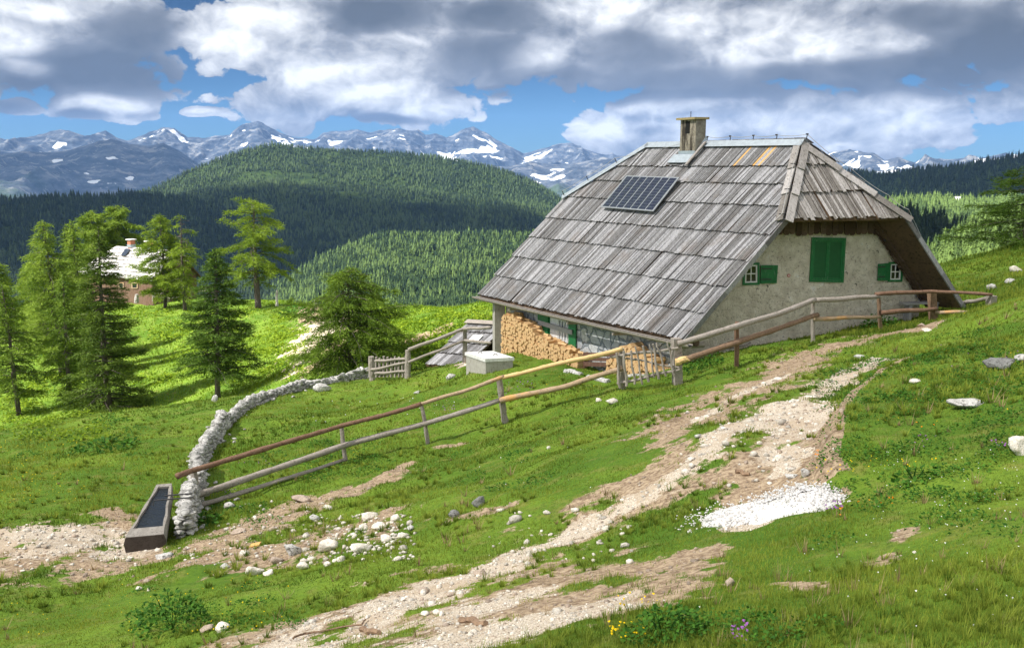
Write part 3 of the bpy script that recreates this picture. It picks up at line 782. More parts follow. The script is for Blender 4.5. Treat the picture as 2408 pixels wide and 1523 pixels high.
# ragged dark opening where the wall meets the rear slope: inner rake beam
mb = MB(); c1_ = wH2-nr*.16-hv*.1; c2_ = wE4-nr*.16-hv*.1; mb.box((c1_+c2_)/2, (c2_-c1_)/2, nr*.05, hv*.12); mb.build("inner_rafter", MAT['board'], house)
mb = MB(); ii = random.Random(6)
for i in range(46):
    c = wH2+(wE4-wH2)*((i+.5)/46)*.93-hv*.03; mb.box(c-nr*(.17+ii.uniform(0, .06)), dr*.045, nr*.06, hv*.03)
mb.build("dark_edge_blocks", MAT['board'], house)  # small dark blocks drawn along the ragged wall edge
# underside planking of the rear slope
mb = MB(); nn_ = 7
for i in range(nn_):
    k0 = .02+i*OV/nn_; p = E4+hv*k0; q = H2+hv*k0; w_ = OV/nn_*.47
    mb.box((p+q)/2+hv*w_-nr*(.095+.006*(i % 2)), (q-p)/2, hv*w_, nr*.01)
mb.build("soffit_boards", MAT['under'], house)
# ---- chimney
cb = on_plane(1634, 366, E1+nl*.05, nl)
topz = P(1634, 281, cb[1])[2]
wl_ = None
def solve_px(base, d, px):
    lo, hi = 0.0, 4.0
    f = lambda t: proj(base+d*t)[0]-px
    s0 = f(0)
    for _ in range(50):
        mid = (lo+hi)/2
        if (f(mid) > 0) == (s0 > 0): lo = mid
        else: hi = mid
    return lo
lv = solve_px(cb, hv, 1598); lu = solve_px(cb, hu, 1657)
zt_ = topz; zb_ = cb[2]-.6
f_ = lambda u, v, z: np.array([*(cb+hu*u+hv*v)[:2], z])
mb = MB(); mb.prism([f_(0, 0, zb_), f_(lu, 0, zb_), f_(lu, lv, zb_), f_(0, lv, zb_)], UZ*(zt_-zb_)); ch = mb.build("chimney", MAT['chimney'], house)
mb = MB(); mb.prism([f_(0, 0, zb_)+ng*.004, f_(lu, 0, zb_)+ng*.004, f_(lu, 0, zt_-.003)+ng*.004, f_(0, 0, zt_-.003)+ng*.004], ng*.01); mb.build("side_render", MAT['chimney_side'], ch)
mb = MB(); e = .07; mb.prism([f_(-e*1.6, -e, zt_+.002), f_(lu+e, -e, zt_+.002), f_(lu+e, lv+e, zt_+.002), f_(-e*1.6, lv+e, zt_+.002)], UZ*.07); mb.build("chimney_cap", MAT['cap_yellow'], ch)
mb = MB(); hgt = zt_-cb[2]; mb.box(f_(0, lv*.52, zt_-hgt*.21)+ns*.004, hv*lv*.14, ns*.006, UZ*hgt*.17)
mb.build("smoke_opening", MAT['black'], ch)  # thin black plate drawn on the chimney face for an opening
mb = MB(); mb.tube([f_(lu*.4, lv*.6, zt_+.07), f_(lu*.4, lv*.6, zt_+.28)], .012, 6); mb.build("lightning_tip", MAT['iron'], ch)
mb = MB(); zz = cb[2]
mb.prism([f_(-.02, -.02, zz-.45), f_(-.02, lv+.02, zz-.45), f_(-.02, lv+.02, zz+.16), f_(-.02, -.02, zz+.16)], -hu*.012)
mb.prism([f_(-.02, -.03, zz-.3), f_(lu+.02, -.03, zz-.1), f_(lu+.02, -.03, zz+.66), f_(-.02, -.03, zz+.10)], ng*.012)
pA = cb-sl*.05+nl*.10; mb.box(pA+hv*lv/2-sl*.16, hv*(lv/2+.16), sl*.18, nl*.01)
mb.build("chimney_flashing", MAT['zinc'], ch)
mb = MB(); rr2 = random.Random(12)
for i in range(5):
    p = cb+nl*.12-hv*(.08+.02*i)-sl*.35; mb.box(p+sl*.35, sl*.50, hv*.03, nl*.008*(i+1)/3)
mb.build("flashing_board", MAT['shake_hip'], ch)
# ---- solar panel
so = nl*.16
pc = [on_plane(x, y, E1+so, nl) for x, y in ((1413, 488), (1537, 498), (1599, 418), (1474, 414))]
mb = MB(); mb.prism(pc, nl*.03); sp_o = mb.build("solar_panel", MAT['alu'], house)
bl, br_, tr_, tl_ = pc
def spq(u0, v0, u1, v1): 
    g = lambda u, v: (bl*(1-u)+br_*u)*(1-v)+(tl_*(1-u)+tr_*u)*v
    return [g(u0, v0), g(u1, v0), g(u1, v1), g(u0, v1)]
mb = MB(); nc, nrw = 7, 11
for i in range(nc):
    for j in range(nrw):
        u0 = .02+.96*i/nc; u1 = .02+.96*(i+1)/nc; v0 = .03+.94*j/nrw; v1 = .03+.94*(j+1)/nrw
        mb.prism([p+nl*.0315 for p in spq(u0+.009, v0+.003, u1-.009, v1-.003)], nl*.003)
mb.build("solar_cells", MAT['cell'], sp_o)
for u in (.15, .85):
    for v in (.1, .9):
        mb = MB(); p = spq(u, v, u, v)[0]; mb.box(p-nl*.06, sl*.04, hv*.03, nl*.055); mb.build("panel_bracket", MAT['iron'], sp_o)
# ---- lightning conductor wire on stands
mb = MB(); tops = []
class Each:
    def tube(s, *a): m = MB(); m.tube(*a); m.build('wire_holder', MAT['iron'], house)
    def box(s, *a): m = MB(); m.box(*a); m.build('wire_clamp', MAT['iron'], house)
st = Each()
for px in (1893, 1825, 1770, 1716, 1662, 1575, 1536):
    t = solve_px(R1-rd*.15, rd, px) if px < proj(R1)[0] else 0
    b = R1-rd*.15+rd*t+UZ*.09; tp = b+UZ*.16+rd*.02*random.uniform(-1, 1); st.tube([b, b+UZ*.12-rd*.02, tp], .014, 6); st.box(tp, rd*.03, hu*.018, UZ*.022); tops.append(tp)
last = tops[-1]
hipw = []
for f in (.35, .68, .97):
    b = R2+(HL-R2)*f+nl*.12; tp = b+nl*.12+UZ*.08; st.tube([b, tp], .014, 6); hipw.append(tp)
def catenary(a, b, sag, n=8): return [a+(b-a)*i/n-UZ*sag*4*(i/n)*(1-i/n) for i in range(n+1)]
ch_line = tops+hipw
for a, b in zip(ch_line[:-1], ch_line[1:]): mb.tube(catenary(a, b, .045), .008, 5)
prev = tops[0]
for f in (.45, .8, .99):   # down the rear hip
    b = R1+(H2-R1)*f+nr*.14; tp = b+UZ*.14; st.tube([b, tp], .014, 6); mb.tube(catenary(prev, tp, .05), .008, 5); prev = tp
mb.tube(catenary(prev, E4+hv*.4+nr*.2, .05), .008, 5)
# down the near hip board and along the left rake
cl = [R1+nl*.17-rd*.05, R1+(H1-R1)*.33+nl*.19, R1+(H1-R1)*.66+nl*.19, R1+(H1-R1)*.97+nl*.18, H1-sl*.6+hv*.25+nl*.12, E1+sl*Lr*.5+hv*.35+nl*.11, E1+sl*.05+hv*.22+nl*.12]
mb.tube(cl, .008, 5)
for p in cl[1:4]: st.box(p-nl*.02, hu*.10, sl*.012, nl*.006)
mb.build("conductor_wire", MAT['wire'], house)
# ------------------------------------------------------------------ woodpiles
def log_shape(mb, c, ax, r, L, rd, u, v):
    k = rd.choice([3, 4, 4, 5]); a0 = rd.random()*6.28; ring = []
    for i in range(k):
        th = a0+2*math.pi*i/k+rd.uniform(-.25, .25); q = r*rd.uniform(.85, 1.2); ring.append((math.cos(th)*q, math.sin(th)*q))
    o = c+ax*rd.uniform(-.03, .03); V = [o+u*x_+v*y_ for x_, y_ in ring]; mb.prism(V, -ax*L)
def wood_stack(top_px, off, step, group, lab, base_px, seed, t_base=None):
    rd = random.Random(seed)
    tops_ = [gs(px, py, off) for px, py in top_px]
    ts = [np.dot(p-CL, hv) for p in tops_]; zs = [p[2] for p in tops_]
    order = np.argsort(ts); ts = np.array(ts)[order]; zs = np.array(zs)[order]
    t = ts[0]; cnt = 0; col_ = 0
    while t < ts[-1]:
        ztop = np.interp(t, ts, zs); q = CL+hv*t+ns*off; z = g1(q[0], q[1])-.02+(step*.5 if col_ % 2 else 0)
        while z < ztop:
            mb = MB(); c = np.array([q[0], q[1], z])+hv*rd.uniform(-.012, .012)+UZ*rd.uniform(-.01, .01)
            log_shape(mb, c, ns, step*.56, off-.06, rd, hv, UZ)
            o = mb.build("firewood_log", MAT['log_end'], None, loc=c)
            props(o, lab, 'firewood', group); cnt += 1; z += step*.93*rd.uniform(.9, 1.08)
        # a few pieces lie lengthwise on the top
        t += step*.88; col_ += 1
    return cnt, ts, zs
n1_, ts1, zs1 = wood_stack([(1176, 742), (1205, 739), (1214, 752), (1236, 762), (1262, 788), (1290, 803), (1325, 817), (1356, 836)], .50, .152, "split logs of the tall woodpile",
    "split log in the tall stepped woodpile between pillar and barred window", None, 1)
rd = random.Random(9)
for k_ in range(16):
    t = ts1[0]+(ts1[-1]-ts1[0])*(k_+.5)/16; z_ = np.interp(t, ts1, zs1)+.03; c = CL+hv*t+ns*rd.uniform(.15, .38); c[2] = z_
    mb = MB(); d_ = unit(hv+ns*rd.uniform(-.15, .15)); log_shape(mb, c+d_*.18, d_, .055, .40, rd, ns, UZ)
    props(mb.build("firewood_log", MAT['log_end'], None, loc=c), "split log laid lengthwise on top of the tall woodpile", 'firewood', "logs lying on top of the tall woodpile")
n2_, _, _ = wood_stack([(1422, 856), (1446, 838), (1450, 815), (1490, 812), (1500, 830), (1535, 852), (1550, 862)], .55, .186, "split logs of the low woodpile",
    "split log in the low woodpile behind the stick gate", None, 2)
# brown boards leaning by the wall
t = empty("plank_bench", gs(1415, 850, .35), "dark brown plank box standing at the wall left of the low woodpile", "bench")
for y0, y1 in ((830, 838), (841, 849), (852, 862)):
    mb = MB(); q = [gs(1373, y0-2, .35), gs(1452, y0+1, .35), gs(1452, y1+1, .35), gs(1373, y1-2, .35)]; obox(mb, q, ns, 0, .03); mb.build("board", MAT['brownboard'], t)
mb = MB(); q = [gs(1374, 829, .3), gs(1379, 829, .3), gs(1379, 864, .3), gs(1374, 864, .3)]; obox(mb, q, ns, 0, .04); q = [gs(1446, 832, .3), gs(1451, 832, .3), gs(1451, 868, .3), gs(1446, 868, .3)]; obox(mb, q, ns, 0, .04)
mb.build("leg", MAT['brownboard'], t)
# ------------------------------------------------------------------ fences
def wobble_pole(mb, pts_, r, seed=0, n=9, taper=.85, k=9, w=.012):
    r = r*.88; rd = random.Random(seed); out = []; rad = []
    pts_ = [np.asarray(p, float) for p in pts_]; seg = len(pts_)-1
    for i in range(seg):
        for j in range(k): out.append(pts_[i]+(pts_[i+1]-pts_[i])*j/k)
    out.append(pts_[-1]); m = len(out)
    ph = rd.random()*6
    for i in range(m):
        f = i/(m-1); rad.append(r*(1-(1-taper)*f)*(1+rd.uniform(-.07, .09)))
        if 0 < i < m-1: out[i] = out[i]+np.array([math.sin(f*7+ph)*w, math.cos(f*5+ph)*w, math.sin(f*9+ph*2)*w])
    mb.tube(out, rad, n, wob=.10, rr=rd)
def post(parent, base, top, r, mat, Y=None, square=False, seed=0, name="post"):
    b = hit(*base) if Y is None else P(base[0], base[1], Y)
    t = P(top[0], top[1], b[1]); d = unit(t-b); mb = MB()
    if square: mb.box((b-d*.3+t)/2, hu*r, unit(np.cross(d, hu))*r, (t-b+d*.3)/2)
    else: wobble_pole(mb, [b-d*.3, t], r, seed, w=.006)
    mb.build(name, mat, parent, smooth=False); return b, t
def rail(parent, pl, r, mat, seed=0, front=0.0, name="rail", taper=.85, smooth=True):
    mb = MB(); wobble_pole(mb, [P(px, py, Y-front) for px, py, Y in pl], r, seed, taper=taper); o = mb.build(name, mat, parent, smooth=smooth); return o
f1 = empty("pole_fence", hit(812, 1083), "long weathered pole fence climbing from the trough wall to the stick gate", "fence")
YP = {}
for nm, b, t_, r, m in (('P0', (466, 1197), (455, 1108), .10, 'grey_wood'), ('P1', (812, 1083), (803, 1003), .07, 'grey_wood'), ('P2', (1007, 1043), (991, 950), .065, 'grey_wood'), ('P3', (1188, 992), (1173, 890), .10, 'grey_wood'), ('P4', (1464, 914), (1461, 819), .10, 'grey_wood')):
    bb, tt = post(f1, b, t_, r, MAT[m], seed=hash(nm) % 97 if False else ord(nm[1]), square=False); YP[nm] = bb[1]
Y0, Y1, Y2, Y3, Y4 = [YP['P%d' % i] for i in range(5)]; fr_ = .16
rail(f1, [(416, 1120, Y0-.4), (455, 1104, Y0), (640, 1048, (Y0+Y1)/2), (805, 1001, Y1), (900, 977, (Y1+Y2)/2), (990, 949, Y2)], .075, MAT['bark'], 1, fr_)
rail(f1, [(985, 951, Y2), (1085, 921, (Y2+Y3)/2), (1186, 885, Y3)], .055, MAT['half_peeled'], 2, fr_, taper=1.1)
rail(f1, [(1182, 887, Y3), (1280, 862, (Y3+Y4)/2), (1378, 842, (Y3+Y4)/2-.1), (1464, 819, Y4)], .062, MAT['peeled'], 3, fr_, taper=1.15)
rail(f1, [(434, 1172, Y0-.2), (620, 1110, (Y0+Y1)/2), (812, 1047, Y1), (999, 996, Y2), (1177, 940, Y3)], .095, MAT['grey_wood'], 4, fr_, taper=.75)
rail(f1, [(1176, 941, Y3), (1330, 908, (Y3+Y4)/2), (1464, 865, Y4)], .085, MAT['half_peeled'], 5, fr_+.02, taper=.9)
rail(f1, [(463, 1189, Y0), (640, 1136, (Y0+Y1)/2), (815, 1078, Y1)], .070, MAT['grey_wood'], 6, fr_, taper=.7)
# stick gate
gt = empty("stick_gate", hit(1530, 890), "rustic gate of crooked grey sticks between two posts below the house corner", "gate")
Yg = Y4-.1; Y5 = hit(1593, 902)[1]
z6 = lambda x_, y_: (1233+.2143*x_, 652.8+.2143*y_)
def gy(px): return Yg+(Y5-Yg)*(px-1464)/(1592-1464)-.12
def gp(x_, y_, d=0): px, py = z6(x_, y_); return P(px, py, gy(px)-d)
for i, (a, b, r) in enumerate((((950, 868), (1690, 770), .045), ((1020, 1162), (1722, 1003), .045), ((1110, 880), (1712, 990), .030))):
    mb = MB(); wobble_pole(mb, [gp(*a), gp(*b)], r, i+20, w=.015); mb.build("crossbar", MAT['grey_wood'], gt)
for i, (a, b, r) in enumerate((((1012, 822), (1047, 1205), .042), ((1090, 803), (1120, 1190), .045), ((1170, 798), (1210, 1170), .035), ((1218, 755), (1297, 1170), .030), ((1300, 748), (1365, 1138), .042), ((1372, 732), (1425, 1092), .024), ((1412, 728), (1475, 1108), .036), ((1450, 713), (1555, 1078), .030), ((1566, 698), (1647, 1088), .024))):
    mb = MB(); wobble_pole(mb, [gp(*b, .08), gp(*a, .08)], r, i+30, n=7, w=.02); mb.build("picket", MAT['grey_wood'], gt)
f2 = empty("pole_fence", hit(1732, 862), "pole fence with reddish and grey rails running along the gable wall", "fence")
b5, _ = post(f2, (1593, 902), (1590, 795), .105, MAT['grey_wood'], square=True); b6, _ = post(f2, (1732, 866), (1733, 756), .075, MAT['bark'], Y=min(23.2, hit(1732, 862)[1]), seed=6); b7, _ = post(f2, (1912, 796), (1911, 702), .075, MAT['grey_wood'], Y=min(24.6, hit(1912, 786)[1]), seed=7)
b8, _ = post(f2, (2070, 764), (2065, 690), .07, MAT['bark_brown'], Y=25.3, seed=8); b9, _ = post(f2, (2195, 755), (2191, 688), .09, MAT['bark_brown'], Y=25.6, seed=9, square=True); b10, _ = post(f2, (2329, 735), (2332, 695), .10, MAT['grey_wood'], Y=25.0, seed=10, square=True)
Y5, Y6, Y7, Y8, Y9, Y10 = [b[1] for b in (b5, b6, b7, b8, b9, b10)]
rail(f2, [(1594, 807, Y5), (1733, 768, Y6), (1830, 737, (Y6+Y7)/2), (1916, 705, Y7)], .085, MAT['grey_wood'], 41, .14, taper=.95)
rail(f2, [(1916, 706, Y7), (2067, 697, Y8)], .085, MAT['grey_wood'], 42, .14)
rail(f2, [(2059, 692, Y8), (2191, 684, Y9), (2334, 693, Y10)], .070, MAT['bark'], 43, .16, taper=.7)
rail(f2, [(1590, 850, Y5-.1), (1733, 806, Y6), (1830, 771, (Y6+Y7)/2), (1923, 740, Y7)], .095, MAT['bark_brown'], 44, .16, taper=.75)
mb = MB(); wobble_pole(mb, [P(1588, 851, Y5-.28), P(1618, 842, Y5-.27)], .102, 3); mb.build("peeled_end", MAT['peeled'], f2)
rail(f2, [(1916, 749, Y7), (2069, 744, Y8)], .080, MAT['half_peeled'], 45, .15, taper=.7)
rail(f2, [(2071, 735, Y8), (2203, 726, Y9)], .085, MAT['bark'], 46, .17, taper=.8)
rail(f2, [(2199, 734, Y9), (2322, 734, Y10)], .065, MAT['half_peeled'], 47, .1)
rail(f2, [(2266, 712, Y10+2.2), (2330, 701, Y10+.1)], .075, MAT['grey_wood'], 48, 0)
# fence and picket gate by the cistern
z4 = lambda x_, y_: (652.8+.3333*x_, 580.2+.3333*y_)
f3 = empty("pole_fence", hit(959, 887), "grey rail fence between the small picket gate and the porch pillar", "fence")
b, _ = post(f3, (959, 889), (959, 823), .14, MAT['grey_wood'], seed=60); Ya = b[1]
Yb = 35.0; Yc = 33.4
post(f3, (1093, 838), (1093, 771), .11, MAT['grey_wood'], Y=Yb, seed=61)
rail(f3, [(960, 822, Ya), (1010, 804, (Ya+Yb)/2), (1093, 772, Yb)], .085, MAT['grey_wood'], 62, .1); rail(f3, [(1090, 773, Yb), (1154, 770, Yc)], .075, MAT['grey_wood'], 63, .1)
rail(f3, [(960, 852, Ya), (1093, 800, Yb)], .070, MAT['grey_wood'], 64, .1); rail(f3, [(1093, 800, Yb), (1154, 806, Yc)], .065, MAT['grey_wood'], 65, .1)
g3 = empty("picket_gate", hit(920, 889), "small grey picket gate at the end of the dry stone wall", "gate")
b, _ = post(g3, (875, 893), (873, 838), .16, MAT['grey_wood'], seed=66); Yd = b[1]
gyy = lambda px: Yd+(Ya-Yd)*(px-875)/(959-875)
for a, b2 in (((690, 805), (912, 790)), ((690, 892), (912, 876)), ((640, 872), (912, 815))):
    A_ = z4(*a); B_ = z4(*b2); mb = MB(); wobble_pole(mb, [P(A_[0], A_[1], gyy(A_[0])-.12), P(B_[0], B_[1], gyy(B_[0])-.12)], .06, 5); mb.build("crossbar", MAT['grey_wood'], g3)
for i, x_ in enumerate((650, 697, 722, 750, 776, 803, 830, 857, 884, 904)):
    A_ = z4(x_, 918); B_ = z4(x_-1, 772+(i % 3)*5); mb = MB(); wobble_pole(mb, [P(A_[0], A_[1], gyy(A_[0])), P(B_[0], B_[1], gyy(B_[0]))], .065, i, n=6); mb.build("picket", MAT['grey_wood'], g3)
# barn fence
f4 = empty("rail_fence", drop(430, 97), "pale rail fence standing in sun beside the wooden barn", "fence")
z3 = lambda x_, y_: (.3809*x_, 435.2+.3809*y_)
def p3(x_, y_, Y): a = z3(x_, y_); return P(a[0], a[1], Y)
for a, b in (((945, 718), (946, 665)), ((1040, 722), (1038, 672)), ((1180, 700), (1180, 660))):
    mb = MB(); mb.tube([p3(*a, 96.), p3(*b, 96.)], .11, 6); mb.build("post", MAT['grey_wood'], f4)
for a, b in (((945, 668), (1040, 673)), ((1040, 673), (1290, 650)), ((945, 688), (1040, 697)), ((1040, 699), (1290, 678))):
    mb = MB(); mb.tube([p3(*a, 95.8), p3(*b, 95.8)], .10, 6); mb.build("rail", MAT['grey_wood'], f4)
# ------------------------------------------------------------------ trough
tn = P(340, 1264, 15.9); zt_t = tn[2]
tr_top = lambda px, py, z=zt_t: (lambda d: d*(z/d[2]))(ray(px, py))
nl_, nr_ = tr_top(291, 1266), tr_top(389, 1252); fl_, frr = tr_top(367, 1150), tr_top(399, 1146)
ax_t = unit((fl_+frr)/2-(nl_+nr_)/2); Lt = np.linalg.norm((fl_+frr)/2-(nl_+nr_)/2); Lt = 2.9
sx_t = unit(np.cross(ax_t, UZ)); wN = np.linalg.norm(nr_-nl_)*.5; c_n = (nl_+nr_)/2
tr = empty("water_trough", c_n+ax_t*Lt/2-UZ*.5, "hollowed log trough full of dark water at the foot of the stone wall", "trough")
def tsec(s, top_in=False): return c_n+ax_t*s
wF = wN*.46
def wid(s): return wN+(wF-wN)*s/Lt
Hn = .56
outer = []; ns_ = 13; ss = np.linspace(0, Lt, ns_)
for s in ss:
    w_ = wid(s); c = tsec(s); j = .012*math.sin(s*5)
    outer.append([c-sx_t*(w_*.93+j), c-sx_t*(w_*1.03+j)-UZ*Hn*.22, c-sx_t*w_*.95-UZ*Hn*.6, c-sx_t*w_*.62-UZ*Hn*.95, c+sx_t*w_*.62-UZ*Hn*.95, c+sx_t*w_*.95-UZ*Hn*.6, c+sx_t*(w_*1.03-j)-UZ*Hn*.22, c+sx_t*(w_*.93-j)])
i0 = .42; i1 = Lt-.18
inner = []
for s in np.linspace(i0, i1, ns_):
    w_ = wid(s)-.065+.01*math.sin(s*7); c = tsec(s); inner.append([c-sx_t*w_, c-sx_t*w_*.8-UZ*.3, c+sx_t*w_*.8-UZ*.3, c+sx_t*w_])
V = [p for r_ in outer for p in r_]+[p for r_ in inner for p in r_]; F = []
for i in range(ns_-1):
    for j in range(7): F.append((i*8+j, i*8+j+1, (i+1)*8+j+1, (i+1)*8+j))
    b = ns_*8
    for j in range(3): F.append((b+i*4+j, b+(i+1)*4+j, b+(i+1)*4+j+1, b+i*4+j+1))
    F.append((i*8, (i+1)*8, b+(i+1)*4, b+i*4)); F.append((i*8+7, b+i*4+3, b+(i+1)*4+3, (i+1)*8+7))
b = ns_*8; l = (ns_-1)
F += [(b, b+3, 7, 0), (b, b+1, b+2, b+3), (l*8, l*8+7, b+l*4+3, b+l*4), (b+l*4+3, b+l*4+2, b+l*4+1, b+l*4), tuple(l*8+j for j in range(8))]
mesh_obj("trough_body", V, F, MAT['trough'], tr)
mb = MB(); q = [p-ax_t*.004 for p in outer[0]]; mb.prism([p for p in q], -ax_t*.02); mb.build("end_face", MAT['trough_end'], tr)
V = []; 
for s in np.linspace(i0-.02, i1+.02, 12): w_ = wid(s)-.068; c = tsec(s)-UZ*.045; V += [c-sx_t*w_, c+sx_t*w_]
props(mesh_obj("water_surface", V, [(2*i, 2*i+1, 2*i+3, 2*i+2) for i in range(11)], MAT['water'], tr))
mb = MB(); c = tsec(Lt*.50)+UZ*.16; mb.tube([c+sx_t*.75, c-sx_t*.02, c-sx_t*.04+ax_t*-.02-UZ*.10], .016, 7); c2 = tsec(Lt*.60)+UZ*.14; mb.tube([c2+sx_t*.7, c2+sx_t*.15], .016, 7)
mb.build("water_pipe", MAT['iron'], tr)
# ------------------------------------------------------------------ stones
def ico(sub=1):
    import bmesh
    bm = bmesh.new(); bmesh.ops.create_icosphere(bm, subdivisions=sub, radius=1.0)
    V = np.array([v.co[:] for v in bm.verts]); F = np.array([[v.index for v in f.verts] for f in bm.faces]); bm.free(); return V, F
ICO = {k: ico(k) for k in (1, 2, 3)}
def stone_geo(c, size, seed, sub=2, rot=None, rough=.38):
    V, F = ICO[sub]; rd = np.random.default_rng(seed)
    # cut by random planes -> facets
    v = V.copy()
    for _ in range(11):
        n = unit(rd.normal(size=3)); d = rd.uniform(.42, .80); k = v@n; ov = np.clip(k-d, 0, None); v = v-np.outer(ov, n)
    v = v*(1+rough*.35*rd.normal(size=(len(v), 1))*.35)
    a = rd.uniform(0, 6.28) if rot is None else rot; ca, sa = math.cos(a), math.sin(a)
    v = v*np.asarray(size); v = v@np.array([[ca, sa, 0], [-sa, ca, 0], [0, 0, 1]]); return v+np.asarray(c), F
def rock(px, py, wpx, hpx=None, mat='whitestone', label=None, name="rock", cat="rock", Y=None, sub=2, seed=None, group=None, sink=.35):
    p = hit(px, py) if Y is None else P(px, py, Y)
    k = p[1]/FPX*1.02; w_ = wpx*k/2; h_ = (hpx or wpx*.6)*k/2
    seed = seed if seed is not None else int(px*7+py*13)
    c = p+UZ*h_*(1-sink)
    V, F = stone_geo(c, (w_*1.15, w_*.9, h_*1.25), seed, sub, rot=0.3*math.sin(seed))
    o = mesh_obj(name, V, F, MAT[mat], None, loc=p); props(o, label, cat, group); return o
